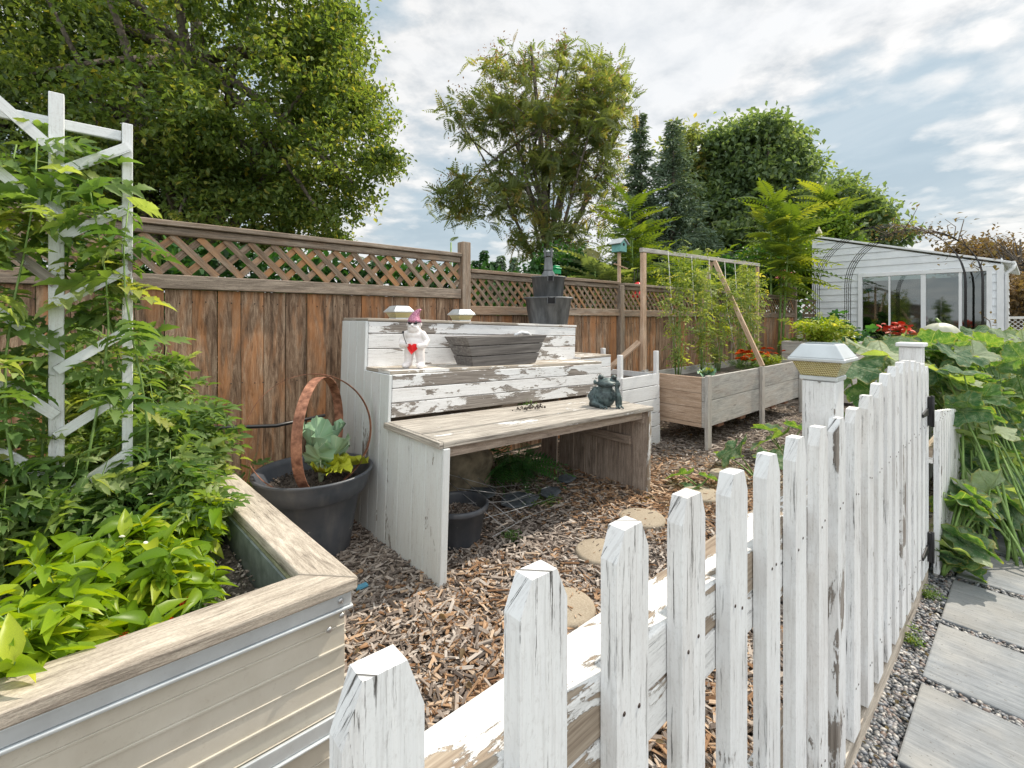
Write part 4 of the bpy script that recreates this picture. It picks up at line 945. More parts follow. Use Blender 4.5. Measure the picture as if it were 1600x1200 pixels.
def flower_tpl(n=11):
    V=[];F=[]
    for lay,(ra,h) in enumerate(((1.,.0),(.75,.18),(.45,.32))):
        for k in range(n-lay*2):
            a=2*math.pi*k/(n-lay*2)+lay*.3; w=.42/(1+lay*.2); c,s=math.cos(a),math.sin(a); i=len(V)
            V+= [(h*.5,0,0),(h+.10,ra*(.7*c-w*.6*s),ra*(.7*s+w*.6*c)),(h+.02,ra*c,ra*s),(h+.10,ra*(.7*c+w*.6*s),ra*(.7*s-w*.6*c))]; F.append((i,i+1,i+2,i+3))
    return tpl(V,F)
# tomatoes in the front bed
TL=[(-.02,3.05,'tall tomato plant climbing the trellis at the left edge',1.15,.30,16),(.16,2.75,'bushy tomato plant between the trellis posts',.70,.30,20),(.22,3.2,'tomato plant arching against the brown fence right of the trellis',.98,.26,16),(-.14,2.45,'shaded tomato plant low at the left edge behind the peppers',.55,.28,18),(.20,2.35,'pale leafy tomato plant spilling to the timber cap of the near bed',.50,.24,20),(.30,2.9,'tomato plant overhanging the far end of the timber cap',.60,.22,18)]
for x,y,l,h,s,n in TL: bush_plant('tomato_plant',l,'plant',(x,y,.43),n,[TOM,TOM2],TOML,.165,22,s,h,(.12,1.),'tomato plants in the near bed')
# vines climbing the trellis
vine=T('climbing_tomato','tomato vine tied to the white trellis reaching above its top rail','plant',(-.12,2.53,.43)); bs=B(); Tp=[];Dr=[]
for s in range(7):
    x=-.36+.085*s+random.uniform(-.03,.03); h=random.uniform(1.35,1.78) if x<-.0 else random.uniform(1.1,1.5); pts=[np.array([x+.04*math.sin(3*t*2+s),(2.56 if s%2 else 2.43)+.03*math.cos(5*t+s),.43+h*t]) for t in np.linspace(0,1,9)]
    bs.tube(pts,[.006*(1-.6*t) for t in np.linspace(0,1,9)],5)
    for k in range(52 if x<-.05 else 26):
        t=random.uniform(.1,1) if k>7 else .80+.025*k; i=min(7,int(t*8)); f=t*8-i; p=pts[i]*(1-f)+pts[i+1]*f; a=random.random()*6.28; Tp.append(p); Dr.append((math.cos(a),math.sin(a),random.uniform(-.3,.5)))
n=len(Tp); bs.build('stem',STEM,vine); b=B(); b.inst(TOM,np.array(Tp),frames(np.array(Dr),rng.normal(0,.5,n)),rng.uniform(.12,.23,n),rng.random(n),0,True); b.build('foliage',TOML,vine)
# peppers
PL=[(.10,2.02,'bright pepper plant in the middle of the near bed, below the tomatoes',.34,.16),(-.06,1.80,'bright pepper plant at the left edge of the near bed',.36,.15),(.27,2.22,'bright pepper plant nearest the inner timber post',.28,.13),(.03,1.66,'pepper plant overhanging the front timber cap',.22,.14),(-.02,2.1,'pepper plant in the shade behind the bright ones',.30,.16),(.20,1.84,'small pepper plant beside the marigold with open soil to its right',.26,.12),(-.13,1.62,'pepper plant cut by the left edge of the photo above the front cap',.30,.13)]
for x,y,l,h,s in PL: bush_plant('pepper_plant',l,'plant',(x,y,.43),15,OV,PEPL,.098,17,s,h,(.35,1.),'pepper plants in the near bed',srad=.004,down=.45,flower=(WHP,.008,1))
for x,y,l in ((.03,1.60,'marigold with red flowers by the front timber cap at the left edge'),(.20,1.72,'small feathery marigold plant at the right of the peppers')):
    bush_plant('marigold',l,'flower',(x,y,.43),9,FERN,MAR,.07,10,.09,.13,(.2,1.),'marigolds in the near bed',srad=.002,flower=(REDP,.022,4))
# weeds behind the pot
bush_plant('weed_clump','leafy weed clump between the round planter and the brown fence','plant',(.62,3.35,0),14,TOM2,TOML,.13,9,.30,.62,(.3,1.))
bush_plant('weed_clump','leafy weeds at the foot of the fence by the near bed corner','plant',(.66,3.0,0),10,TOM2,HEDG,.12,8,.14,.42,(.3,1.))
# ---------------- small pot under the bench
p2=T('nursery_pot','grey nursery pot of dry soil under the left end of the bench','plant pot',(1.70,2.42,0)); b=B()
b.lathe([(0,0),(.135,0),(.14,.01),(.172,.205),(.180,.207),(.192,.212),(.196,.225),(.192,.243),(.184,.247),(.176,.243),(.172,.225),(.166,.19),(.16,.15)],(1.70,2.42,0),56); b.build('pot_body',POT,p2)
b=B(); b.lathe([(.163,.165),(.1,.172),(0,.17)],(1.70,2.42,0),30); N=900; a=rng.random(N)*6.28; rr=.158*np.sqrt(rng.random(N)); b.inst(CH,np.stack([1.70+rr*np.cos(a),2.42+rr*np.sin(a),.170+rng.random(N)*.008],1),frames(sph(N)*[1,1,.3]),rng.uniform(.004,.016,N)[:,None]*np.array([[1,.5,.3]]),rng.random(N),1); b.build('soil',[SOIL,CHIP],p2)
# ---------------- under the bench
b=B(); b.ell((2.16,3.02,.22),(.27,.16,.30),28,20,f=lambda p:1+.10*math.sin(p[0]*5+1)*math.cos(p[1]*4)+.06*math.sin(p[2]*9)); tag(b.build('boulder',STONE,loc=(2.1,3.05,0)),'tan boulder in the shade under the bench behind the pot','rock')
SLs=[(2.35,2.55,.02,.17,.11,'dark slate piece lying flat in the middle under the bench'),(2.15,2.75,.06,.13,.10,'dark slate piece leaning by the wire frame under the bench'),(2.62,2.5,.02,.12,.07,'small dark slate piece nearest the fern under the bench'),(2.95,2.62,.02,.12,.06,'dark slate shard close to the bench end panel')]
for x,y,z,a_,c_,l in SLs:
    k=7; b=B(); ph=random.random(); pts=[(x+a_*math.cos(2*math.pi*(i+ph)/k)*random.uniform(.75,1.1),y+c_*math.sin(2*math.pi*(i+ph)/k)*random.uniform(.75,1.1),z+.05*math.sin(i)*.3+.03) for i in range(k)]; b.poly(pts,(0,.002,.014),g=(1,0,0)); tag(b.build('slate_piece',SLATE,bevel=.002,loc=(x,y,z)),l,'stone','slate pieces under the bench')
wr=T('wire_cage','collapsed wire tomato cage lying under the bench','wire cage',(2.1,2.45,.1)); b=B()
for i in range(6):
    f=i/5; b.tube([(1.75+.9*f,2.75,.34-.3*f),(1.95+.45*f,2.2+.25*f,.05+.02*i)],.0022,5)
for i in range(5):
    f=i/4; b.tube([(1.80,2.70-.5*f,.33-.26*f),(2.15,2.6-.35*f,.18-.1*f),(2.62,2.75-.45*f,.05)],.0022,5)
b.tube([(1.93+.2*math.cos(a),2.9,.30+.24*math.sin(a)) for a in np.linspace(-.5,3,20)],.0035,5)
b.build('wires',simple('galvanised wire',(.45,.46,.47),.4,.5),wr)
bush_plant('fern','lush green fern growing under the middle of the bench','fern',(2.62,2.92,0),20,FERN,GDK,.34,3,.20,.40,(.55,1.),down=.5)
bush_plant('weed_clump','low pale weeds creeping over the slate under the bench','plant',(2.48,2.50,0),16,TOM2,MAR,.05,7,.22,.09,(.1,1.))
bush_plant('weed_clump','tiny pale weed in the chips right of the grey nursery pot','plant',(1.95,2.2,0),10,TOM2,MAR,.04,7,.06,.06,(.1,1.))
bush_plant('weed_clump','weeds sprouting through the gap behind the bench seat','plant',(2.50,2.66,.70),5,TOM2,BUSH,.035,4,.10,.07,(.1,1.))
b=B(); N=60; b.inst(ICO0,np.stack([rng.normal(2.35,.08,N),rng.normal(2.45,.03,N),.745+rng.random(N)*.006],1),frames(sph(N)),rng.uniform(.003,.01,N),rng.random(N)); tag(b.build('soil_crumbs',SOIL),'crumbs of spilled soil on the bench seat','soil',kind='stuff')
b=B(); b.box(.98,2.27,.03,1.04,2.30,.04); tag(b.build('plastic_scrap',simple('blue plastic',(.12,.35,.5),.4),loc=(1,2.28,.03)),'scrap of blue plastic in the chips before the bench side','litter')
# ---------------- gnome
GZ=1.072+ .0
gn=T('garden_gnome','white bearded garden gnome with pink hat and red heart trunks on the bench','garden gnome',(1.60,2.78,1.066),rot=(0,0,R(-138+90)))
# local: faces -y
def tubes(b,L):
    for pts,rd in L: b.tube(pts,rd,14)
    for pts,rd in L:
        for p,r_ in ((pts[0],rd[0]),(pts[-1],rd[-1])): b.ell(p,(r_,r_,r_),14,8)
b=B(); b.ell((0,0,.165),(.066,.055,.062),24,16); b.ell((0,.002,.215),(.060,.048,.045),24,14); b.ell((0,0,.285),(.043,.042,.046),20,14); b.ell((0,0,.245),(.05,.042,.03),18,10)
tubes(b,[([(-.032,0,.13),(-.040,0,.08),(-.043,0,.03)],[.036,.031,.027]),([(.032,0,.13),(.040,0,.08),(.043,0,.03)],[.036,.031,.027]),
 ([(-.055,0,.225),(-.084,-.002,.18),(-.078,-.03,.155),(-.045,-.055,.158)],[.026,.024,.021,.017]),([(.055,0,.225),(.084,-.002,.18),(.078,-.03,.152),(.048,-.055,.148)],[.026,.024,.021,.017])])
for sx in (-1,1): b.ell((sx*.049,-.026,.019),(.027,.046,.020),18,10)
b.build('body',GWHITE,gn,world=False,voxel=.0035)
b=B()
b.ell((0,-.022,.262),(.040,.030,.036),18,12,f=lambda p:1+.05*math.sin(p[0]*22)*(p[2]<0)); b.ell((0,-.055,.287),(.009,.010,.009),10,8); b.ell((-.044,-.004,.29),(.010,.007,.014),8,6); b.ell((.044,-.004,.29),(.010,.007,.014),8,6)
b.ell((-.014,-.045,.274),(.017,.010,.007),10,6); b.ell((.014,-.045,.274),(.017,.010,.007),10,6); b.build('beard',GWHITE,gn,world=False)
b=B(); pts=[(0,0,.305),(0,0,.325),(.004,0,.345),(.012,0,.362),(.024,.0,.378),(.036,0,.388),(.046,0,.392)]; b.tube(pts,[.050,.042,.033,.024,.017,.010,.003],18); b.build('hat',GPINK,gn,world=False)
b=B()
for x in (-.019,.019): b.ell((x,-.040,.302),(.0145,.006,.0115),14,8)
b.beam((-.045,-.034,.306),(.045,-.034,.306),.003,.004); b.build('sunglasses',GBLK,gn,world=False)
b=B(); pts=[]
for a in np.linspace(0,2*math.pi,26)[:-1]:
    x=16*math.sin(a)**3; y=13*math.cos(a)-5*math.cos(2*a)-2*math.cos(3*a)-math.cos(4*a); pts.append((x*.0024,-.066+.0006*abs(x)*abs(x)/6,.135+y*.0025))
b.poly(pts,(0,.02,0)); b.build('heart_trunks',GRED,gn,world=False,bevel=.003,seg=2)
b=B(); b.tube([(-.030,-.075,.165),(-.048,-.066,.20),(-.058,-.058,.232)],.0025,6); b.ell((-.060,-.056,.24),(.008,.006,.010),8,6); b.build('pipe',GBLK,gn,world=False)
# ---------------- trough on the second tier
b=B(); x0,x1=1.95,2.78; yc=2.82
def ring(z,ex,ey,nx=0): return [(x0+.10-ex,yc-.10-ey,z),(x1-.10+ex,yc-.10-ey,z),(x1-.10+ex,yc+.10+ey,z),(x0+.10-ex,yc+.10+ey,z)]
trg=T('window_box','long dark grey plank textured planter box, tapering, on the bench middle tier','planter',(2.36,yc,1.03)); 
zs=[(1.035,.0,.0),(1.118,.032,.016),(1.122,.028,.012),(1.195,.062,.03),(1.199,.058,.026),(1.262,.095,.045)]
for (z0,a0,c0_),(z1,a1,c1_) in ((zs[0],zs[1]),(zs[2],zs[3]),(zs[4],zs[5])):
    o_=ring(z0,a0,c0_)+ring(z1,a1,c1_); i_=ring(z0,a0-.014,c0_-.014)+ring(z1,a1-.014,c1_-.014)
    for k in range(4):
        j=(k+1)%4; b.hexa([o_[k],o_[j],i_[j],i_[k],o_[k+4],o_[j+4],i_[j+4],i_[k+4]],0)
b.hexa(ring(1.035,-.015,-.015)+ring(1.045,-.012,-.012),0)
b.build('box_body',TROUGH,trg,bevel=.004,seg=2)
b=B(); b.hexa(ring(1.05,-.012,-.012)+ring(1.20,.035,.008),0); b.build('soil',SOIL,trg)
b=B(); b.tube([(2.52,2.80,1.262),(2.58,2.78,1.285),(2.66,2.79,1.275),(2.70,2.8,1.255)],.012,8); b.build('scoop_handle',WHITE,trg)
# lamps standing on the top tier
dz=lambda x:1.402-.033*(x-1.34)
post_lamp('small silver post lamp on the bench top directly behind the gnome',(1.70,3.18,dz(1.70)+.001),.17,.098)
post_lamp('small silver post lamp on the bench top above the window box',(2.27,3.18,dz(2.27)+.001),.17,.098)
# ---------------- tubs and pump
def tub(lab,c,r0,r1,h,not_w,seed):
    root=T('fountain_tub',lab,'tub',c,'dark grey tubs stacked on the bench'); b=B()
    b.lathe([(0,0),(r0,0),(r0+.004,.006),(r1*.96,h*.93),(r1*1.03,h*.94),(r1*1.05,h*.97),(r1*1.03,h),(r1*.97,h),(r1*.93,h*.93),(r0*.97,.03),(0,.03)],(0,0,0),56); b.build('tub_body',TIN,root,world=False)
    a=math.atan2(-c[1],-c[0])+.12; d=np.array([math.cos(a),math.sin(a),0]); s=np.array([-d[1],d[0],0]); q=r1*.985
    b=B(); w=not_w
    def P(u,v,z): return tuple(d*u+s*v+np.array([0,0,z]))
    for (v0,v1,z0,z1) in ((-w,-w+.008,h*.74,h*1.01),(w-.008,w,h*.74,h*1.01),(-w+.008,w-.008,h*.72,h*.755)):
        b.hexa([P(q-.03,v0,z0),P(q+.012,v0,z0),P(q+.012,v1,z0),P(q-.03,v1,z0),P(q-.03,v0,z1),P(q+.02,v0,z1),P(q+.02,v1,z1),P(q-.03,v1,z1)])
    b.build('spout_frame',TIN,root,world=False)
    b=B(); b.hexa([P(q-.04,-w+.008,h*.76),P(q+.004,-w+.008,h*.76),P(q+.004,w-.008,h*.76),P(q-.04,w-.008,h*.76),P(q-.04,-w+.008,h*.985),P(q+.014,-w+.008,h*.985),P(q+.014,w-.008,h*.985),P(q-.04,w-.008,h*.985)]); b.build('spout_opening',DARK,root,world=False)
    return root
zt=dz(3.33)
tub('large dark grey tub at the bottom of the stack on the bench top',(3.33,3.20,zt),.185,.235,.265,.042,1)
tub('smaller dark grey tub sitting inside the larger one',(3.33,3.20,zt+.262),.14,.168,.205,.03,2)
pu=T('hand_pump','grey hand pump ornament standing on the smaller tub','pump',(3.33,3.20,zt+.47),rot=(0,0,R(-135+90))); b=B()
b.hexa([(-.075,-.05,0),(.075,-.05,0),(.075,.05,0),(-.075,.05,0),(-.042,-.035,.06),(.042,-.035,.06),(.042,.035,.06),(-.042,.035,.06)]); b.hexa([(-.045,-.038,.061),(.045,-.038,.061),(.045,.038,.061),(-.045,.038,.061),(-.035,-.03,.19),(.035,-.03,.19),(.035,.03,.19),(-.035,.03,.19)]); b.build('pump_body',TIN,pu,world=False,bevel=.006,seg=2)
b=B(); b.box(-.044,-.034,.191,-.022,.034,.275); b.box(.022,-.034,.191,.044,.034,.275); b.box(-.0215,-.03,.2,.0215,.03,.235); b.build('pump_head',TIN,pu,world=False,bevel=.004,seg=2)
b=B(); b.tube([(-.05,0,.25),(.05,0,.25)],.008,8); b.tube([(0,.0,.24),(0,.05,.27),(0,.08,.20)],.006,6); b.build('handle',ALU,pu,world=False)
# green feeder on a stake
gf=T('bird_feeder','small bright green box feeder on a thin stake behind the tubs','bird feeder',(4.15,3.85,0)); b=B(); b.beam((4.15,3.85,0),(4.15,3.85,1.93),.025,.025,up=(1,0,0)); b.build('stake',WNEW,gf); b=B(); b.box(4.10,3.82,1.93,4.20,3.88,1.985); b.box(4.095,3.81,1.99,4.205,3.89,2.005); b.box(4.11,3.83,2.006,4.19,3.87,2.035); b.build('box',GREENP,gf,bevel=.004)
# birdhouse
bh=T('birdhouse','teal birdhouse with grey roof on a pale pole behind the fence','birdhouse',(5.35,3.80,0)); x,y=5.35,3.80
b=B(); b.beam((x,y,0),(x,y,2.30),.035,.035,up=(1,0,0)); b.beam((x-.14,y-.02,2.13),(x+.12,y-.05,2.08),.02,.014); b.build('pole',WNEW,bh)
b=B(); b.poly([(x-.07,y-.075,2.30),(x+.07,y-.075,2.30),(x+.07,y-.075,2.41),(x,y-.075,2.47),(x-.07,y-.075,2.41)],(0,.15,0)); b.build('box',TEAL,bh,bevel=.003)
b=B()
for s in (-1,1): b.beam((x,y,2.485),(x+s*.105,y,2.405),.19,.010,up=(0.3*s,0,1))
b.build('roof',ROOFM,bh); b=B(); b.tube([(x,y-.0765,2.40),(x,y-.074,2.40)],.022,16); b.build('entrance_hole',DARK,bh)
# red hummingbird feeder, geranium on the fence
rf_=T('hanging_feeder','red glass hummingbird feeder hanging behind the fence left of the A frame','bird feeder',(5.95,3.9,1.6)); b=B(); b.lathe([(0,0),(.05,.01),(.09,.05),(.085,.09),(.04,.11),(.045,.16),(.06,.2),(.05,.25),(.01,.27)],(5.95,3.9,1.66),20); b.build('glass_bulb',simple('red glass',(.75,.02,.03),.15),rf_); b=B(); b.tube([(5.95,3.9,0),(5.95,3.96,1.6),(5.95,3.96,2.1),(5.95,3.9,2.12),(5.95,3.9,1.93)],.006,6); b.build('hook',BLACK,rf_)
gp=T('geranium_pot','coral geranium in a grey pot on the far corner of the back fence','potted plant',(11.25,3.66,1.885)); b=B(); b.lathe([(0,0),(.14,0),(.15,.02),(.02,.03),(.02,.05),(.11,.05),(.14,.27),(.15,.28),(.13,.28)],(11.25,3.66,1.885),20); b.build('pot',STONE,gp)
b=B(); N=26; P=sph(N)*[.20,.20,.10]+np.array([11.25,3.66,2.34]); b.inst(flower_tpl(),P,frames(sph(N)*[.4,.4,.1]+[-.3,-.2,1]),rng.uniform(.035,.06,N),rng.random(N)); b.build('flowers',PINKP,gp); b=B(); N=60; b.inst(OV,sph(N)*[.12,.12,.06]+np.array([11.25,3.66,2.22]),frames(sph(N)*[1,1,.4]),rng.uniform(.07,.12,N),rng.random(N),0,True); b.build('foliage',GDK,gp)
# ---------------- frog
fr=T('frog_statue','dark bronze frog statue leaning its chin on one hand at the bench end','statue',(3.00,2.27,.699),rot=(0,0,R(-137+90)))
b=B(); b.ell((0,.005,.075),(.085,.075,.085),26,18); b.ell((.004,0,.135),(.062,.055,.055),22,14)
b.ell((.012,-.022,.186),(.088,.058,.030),26,14,f=lambda p:1-.10*abs(p[0])**2); b.ell((.012,.0,.196),(.06,.045,.035),22,12)
tubes(b,[([(-.07,.0,.13),(-.105,-.015,.085),(-.085,-.07,.035),(-.03,-.10,.020)],[.030,.031,.025,.018]),([(.06,0,.12),(.105,-.03,.07),(.105,-.05,.03)],[.030,.030,.027]),([(.105,-.055,.035),(.100,-.07,.10),(.088,-.058,.165)],[.024,.020,.015]),
 ([(-.06,.0,.05),(-.09,-.04,.03)],[.045,.035]),([(-.024,-.004,.205),(-.028,-.006,.232)],[.026,.024]),([(.068,-.004,.205),(.072,-.006,.230)],[.026,.024])])
for x in (-.075,.100): b.ell((x,-.014,.196),(.014,.014,.020),10,8)
for cx,cy,cz in ((-.02,-.105,.012),(.105,-.085,.012)):
    for k in range(3): b.tube([(cx-.016+.014*k,cy+.018,cz+.008),(cx-.022+.022*k,cy-.010,cz+.004),(cx-.026+.026*k,cy-.026,cz)],[.008,.0075,.008],8)
for k in range(3): b.tube([(.080+.008*k,-.062,.155),(.086+.011*k,-.070,.182),(.084+.012*k,-.066,.204)],[.0075,.007,.006],8)
b.build('body',FROG,fr,world=False,voxel=.003)
for x in (-.028,.072):
    b=B(); b.ell((x,-.026,.233),(.0155,.008,.0155),16,10); b.build('eye',simple('bronze eye',(.02,.03,.03),.3) if x<0 else MATS['bronze eye'],fr,world=False)
b=B(); b.tube([(-.060,-.050,.186),(-.03,-.073,.176),(.012,-.082,.172),(.055,-.073,.178),(.085,-.05,.19)],[.003,.004,.004,.004,.003],8); b.build('mouth_line',MATS['bronze eye'],fr,world=False)
# ---------------- plants of the cedar bed
for i,(x,l,h) in enumerate(((5.25,'thin staked tomato plant nearest the white box in the long cedar bed',1.45),(5.85,'staked tomato plant second from the left in the long cedar bed',1.40),(6.3,'leafy tomato plant just left of the A frame legs',1.25),(7.0,'yellowing tomato plant right of the A frame legs',1.45),(7.5,'tall tomato plant at the right post of the trellis frame',1.45))):
    bush_plant('tomato_plant',l,'plant',(x,2.88,.68),13,TOM2,[leafmat('staked tomato leaves',(.14,.20,.06),(.28,.34,.11),(.42,.44,.14),.4,.55,yellow=(.40,.38,.10),amt=.06) if i==0 else MATS['staked tomato leaves']][0],.125,17,.27,h*1.24,(.08,1.),'staked tomatoes in the long cedar bed',srad=.004,hr=(.85,1.05))
bush_plant('squash_seedling','small pale cabbage seedling in the near corner of the long cedar bed','vegetable',(5.35,2.55,.68),5,[CBT[0]],CAB,.10,2,.08,.12,(.6,1.),srad=.004)
bush_plant('marigold','orange red marigold mound in the middle of the long cedar bed','flower',(6.55,2.6,.68),22,FERN,MAR,.09,12,.28,.26,(.2,1.),'marigold mounds in the long cedar bed',srad=.003,flower=(simple('orange red petals',(.55,.035,.004),.8,0,.4,40,c2=(.75,.13,.006),spec=.1),.045,26))
bush_plant('marigold','yellow green marigold mound with orange flowers at the far end of the long cedar bed','flower',(7.3,2.6,.68),24,TOM2,YGR,.08,11,.28,.30,(.2,1.),'marigold mounds in the long cedar bed',srad=.003,flower=(MATS['orange red petals'],.045,14))
bush_plant('leafy_bush','yellow green bush on the shorter cedar bed','bush',(9.6,2.55,.93),26,TOM2,YGR,.20,10,.55,.62,(.2,1.))
bush_plant('leafy_bush','dark green glossy bush behind the yellow green one','bush',(10.6,2.55,.2),34,[PKT[0]],GDK,.11,16,.60,1.5,(.4,1.))
bush_plant('grass_tuft','tuft of upright blades in the shorter cedar bed by the fence','grass',(9.3,2.95,.9),10,LQ,BRT,.2,3,.14,.3,(.1,.6))
# red flower tub
mp_=T('marigold_tub','white tub of red marigolds before the shed window','potted plant',(8.0,1.22,0)); b=B(); b.lathe([(0,0),(.16,0),(.2,1.0),(.21,1.02),(.19,1.02),(.17,.98),(0,.97)],(8.0,1.22,0),28); b.build('tub',WHITE,mp_)
bush_plant('marigold','round mound of red marigolds in the white tub','flower',(8.0,1.22,.98),26,FERN,MAR,.10,12,.26,.34,(.1,1.),srad=.003,flower=(REDP,.045,46))
# low dark bench/deck edge under shed sill, chips end
# ---------------- squash plants in the chips
def polar_plant(name,label,cat,base,leaves,group=None,jit=0):
    root=T(name,label,cat,base,group); bs=B(); bl=B(); b00=np.array(base,float)
    for k,(p,d,size,roll,r) in enumerate(leaves):
        p=np.array(p,float); base=b00+np.array([random.uniform(-jit,jit),random.uniform(-.5,.15)*jit,0]); m=(base+p)/2+np.array([0,0,.12*np.linalg.norm(p-base)])
        bs.tube([(1-t)**2*base+2*t*(1-t)*m+t*t*p for t in np.linspace(0,1,6)],[.008,.008,.007,.006,.005,.004],6)
        rot_leaf(bl,PKT[k%5],p,d,0,size,roll,r,1.15)
    bs.build('stalk',STEM,root); bl.build('leaves',PKL,root); return root
polar_plant('squash_plant','upright dark squash leaf beyond the far stepping stone','plant',(4.25,1.60,0),[((4.15,1.75,.26),(-.5,.1,-.35),.20,.5,.2),((4.25,1.5,.2),(.1,-.8,-.2),.17,.2,.4),((4.4,1.9,.10),(.3,.6,-.1),.15,.1,.7)],'squash plants among the wood chips')
polar_plant('squash_plant','small squash plant with folded leaves beside the stepping stone','plant',(3.72,1.85,0),[((3.64,1.97,.10),(-.6,.5,-.1),.14,.5,.55),((3.78,1.80,.08),(.2,-.6,-.1),.12,-.3,.35),((3.6,1.85,.03),(-.8,-.1,.1),.10,.1,.6)],'squash plants among the wood chips')
polar_plant('squash_plant','pale squash plant left of the lamp post near the cedar bed','plant',(5.1,1.65,0),[((5.0,1.75,.20),(-.6,.4,-.2),.24,.5,.75),((5.2,1.55,.30),(.1,-.6,-.1),.22,-.2,.3),((5.2,1.85,.24),(.1,.6,.0),.18,.1,.45),((5.0,1.5,.12),(-.5,-.5,-.1),.20,.1,.8)],'squash plants among the wood chips')
# ---------------- pumpkin vines along the path
def vines(label,base,boxes,n,smin,smax,seed):
    random.seed(seed); L=[]
    for k in range(n):
        (x0,x1,y0,y1,z0,z1)=random.choice(boxes); p=(random.uniform(x0,x1),random.uniform(y0,y1),random.uniform(z0,z1)); a=random.uniform(-2.9,-.9) if random.random()<.55 else random.uniform(-3.14,3.14)
        L.append((p,(math.cos(a),math.sin(a),random.uniform(-.75,.10)),random.uniform(smin,smax),random.gauss(0,.45),random.random()))
    return polar_plant('pumpkin_vine',label,'plant',base,L,'pumpkin vines along the path',jit=.0 if n<30 else .6)
vines('pumpkin vine sprawling lowest over the path edge by the gate hinge',(3.42,.34,0),[(3.36,3.55,.24,.33,.06,.22),(3.45,3.9,.20,.31,.28,.50),(3.5,4.3,.18,.31,.14,.40)],24,.10,.16,3)
vines('pumpkin vine heaped over the low white fence beyond the hinge post',(4.3,.2,0),[(4.0,4.9,.14,.42,.45,.85),(4.2,5.2,.17,.34,.1,.5),(4.2,4.9,.2,.6,.85,1.05),(3.9,4.8,.08,.33,.12,.4)],70,.11,.17,4)
vines('tallest pumpkin vine mound at the right edge, carrying the pale pumpkin',(5.4,.2,0),[(4.8,6.4,-.15,.8,.72,1.20),(4.8,6.0,.08,.5,.3,.9),(4.6,5.6,.35,.95,.95,1.2),(4.4,5.8,.17,.34,.1,.5)],135,.12,.19,5)
vines('farthest pumpkin vine mound in front of the shed door',(7.4,.5,0),[(6.2,8.4,-.2,.75,.75,1.24),(6.4,8.2,-.2,.6,.3,.9)],80,.13,.20,6)
# big leaves right behind the lamp and posts
polar_plant('pumpkin_vine','broad pale pumpkin leaves arching over the hinge post','plant',(4.0,.75,0),[((3.62,.62,1.17),(.4,-.7,-.12),.26,.15,.83),((3.35,.75,1.13),(-.9,.35,-.35),.22,-.5,.25),((4.2,.75,1.16),(-.3,-.6,-.05),.25,.1,.7),((3.5,.85,.95),(-.7,.3,-.5),.2,.4,.4),((3.3,.62,.98),(-.4,.2,-.8),.16,.2,.35)],'pumpkin vines along the path')
pk=T('pale_pumpkin','pale flattened pumpkin resting on top of the vines','pumpkin',(6.1,.62,1.28)); b=B(); b.ell((6.1,.62,1.235),(.155,.155,.12),48,16,f=lambda p:1-.055*abs(math.sin(5*math.atan2(p[1],p[0])))*math.sqrt(p[0]**2+p[1]**2)); b.build('fruit',PUMP,pk); b=B(); b.tube([(6.1,.62,1.345),(6.1,.63,1.37),(6.12,.65,1.39)],[.018,.012,.014],7); b.build('stem',STEM,pk)
# ---------------- arches
def arch(lab,x,y0,y1,h,n,mt,seed):
    root=T('garden_arch',lab,'garden arch',(x,(y0+y1)/2,0),'thin metal garden arches before the shed'); b=B(); rr=(y1-y0)/2
    for k in range(n):
        xx=x+.13*k; pts=[(xx,y1,0),(xx,y1,h-rr)]+[(xx,(y0+y1)/2+rr*math.cos(a),h-rr+rr*math.sin(a)) for a in np.linspace(0,math.pi,22)][1:-1]+[(xx,y0,h-rr),(xx,y0,0)]
        b.tube(pts,.0055,6)
    for a in np.linspace(.5,2.6,3):
        b.tube([(x,(y0+y1)/2+rr*math.cos(a),h-rr+rr*math.sin(a)),(x+.13*(n-1),(y0+y1)/2+rr*math.cos(a),h-rr+rr*math.sin(a))],.005,5)
    b.build('hoops',mt,root); return root
arch('farther metal arch close to the shed wall, its left leg near the shed corner',11.5,.85,3.18,3.22,4,BLACK,1)
arch('nearer metal arch with dead vines on top before the shed window',10.0,.55,2.28,2.86,4,BLACK,2)
dv_=T('dead_vine','brown dried vine tangled over the top and right leg of the nearer arch','plant',(10.1,1.0,2.5)); b=B(); bl=B(); rr=.865; P=[]
for s in range(34):
    a=random.uniform(.15,1.9); c=np.array([10.0+random.random()*.3,1.415-rr*math.cos(a),1.995+rr*math.sin(a)])
    if a<.5 and random.random()<.5: c[2]-=random.random()*1.2; c[1]=.56
    q=c+rng.normal(0,.16,3)+(0,0,.05); m=(c+q)/2+rng.normal(0,.06,3); b.tube([c,m,q],[.008,.006,.003],5); P+= [q,m,c]
P=np.array(P); P=np.repeat(P,3,0)+rng.normal(0,.07,(len(P)*3,3)); b.build('stem',TWIG,dv_); N=len(P); bl.inst(L2,P,frames(sph(N)),rng.uniform(.04,.09,N),rng.random(N)); bl.build('dry_leaves',BRN,dv_)
# ---------------- far right low fence and hedge
cf=T('chain_link_fence','low pale mesh fence at the right edge beyond the shed','fence',(17,0,0)); b=B()
for k in range(60):
    y=-3+.1*k; b.beam((17,y,.5),(17,y+.9,1.4),.012,.008,up=(1,0,0)); b.beam((17.01,y+.9,.5),(17.01,y,1.4),.012,.008,up=(1,0,0))
b.build('mesh',WHITE,cf); b=B(); b.box(16.97,-3.2,1.38,17.03,3.9,1.44); b.box(16.97,-3.2,.46,17.03,3.9,.52); b.box(16.96,-3.2,.9,17.04,3.9,1.0); b.build('rail',WHITE,cf)
for y in (-3.1,-1.2,.6): 
    b=B(); b.box(16.96,y,0,17.04,y+.08,1.5); b.build('post',WHITE,cf)

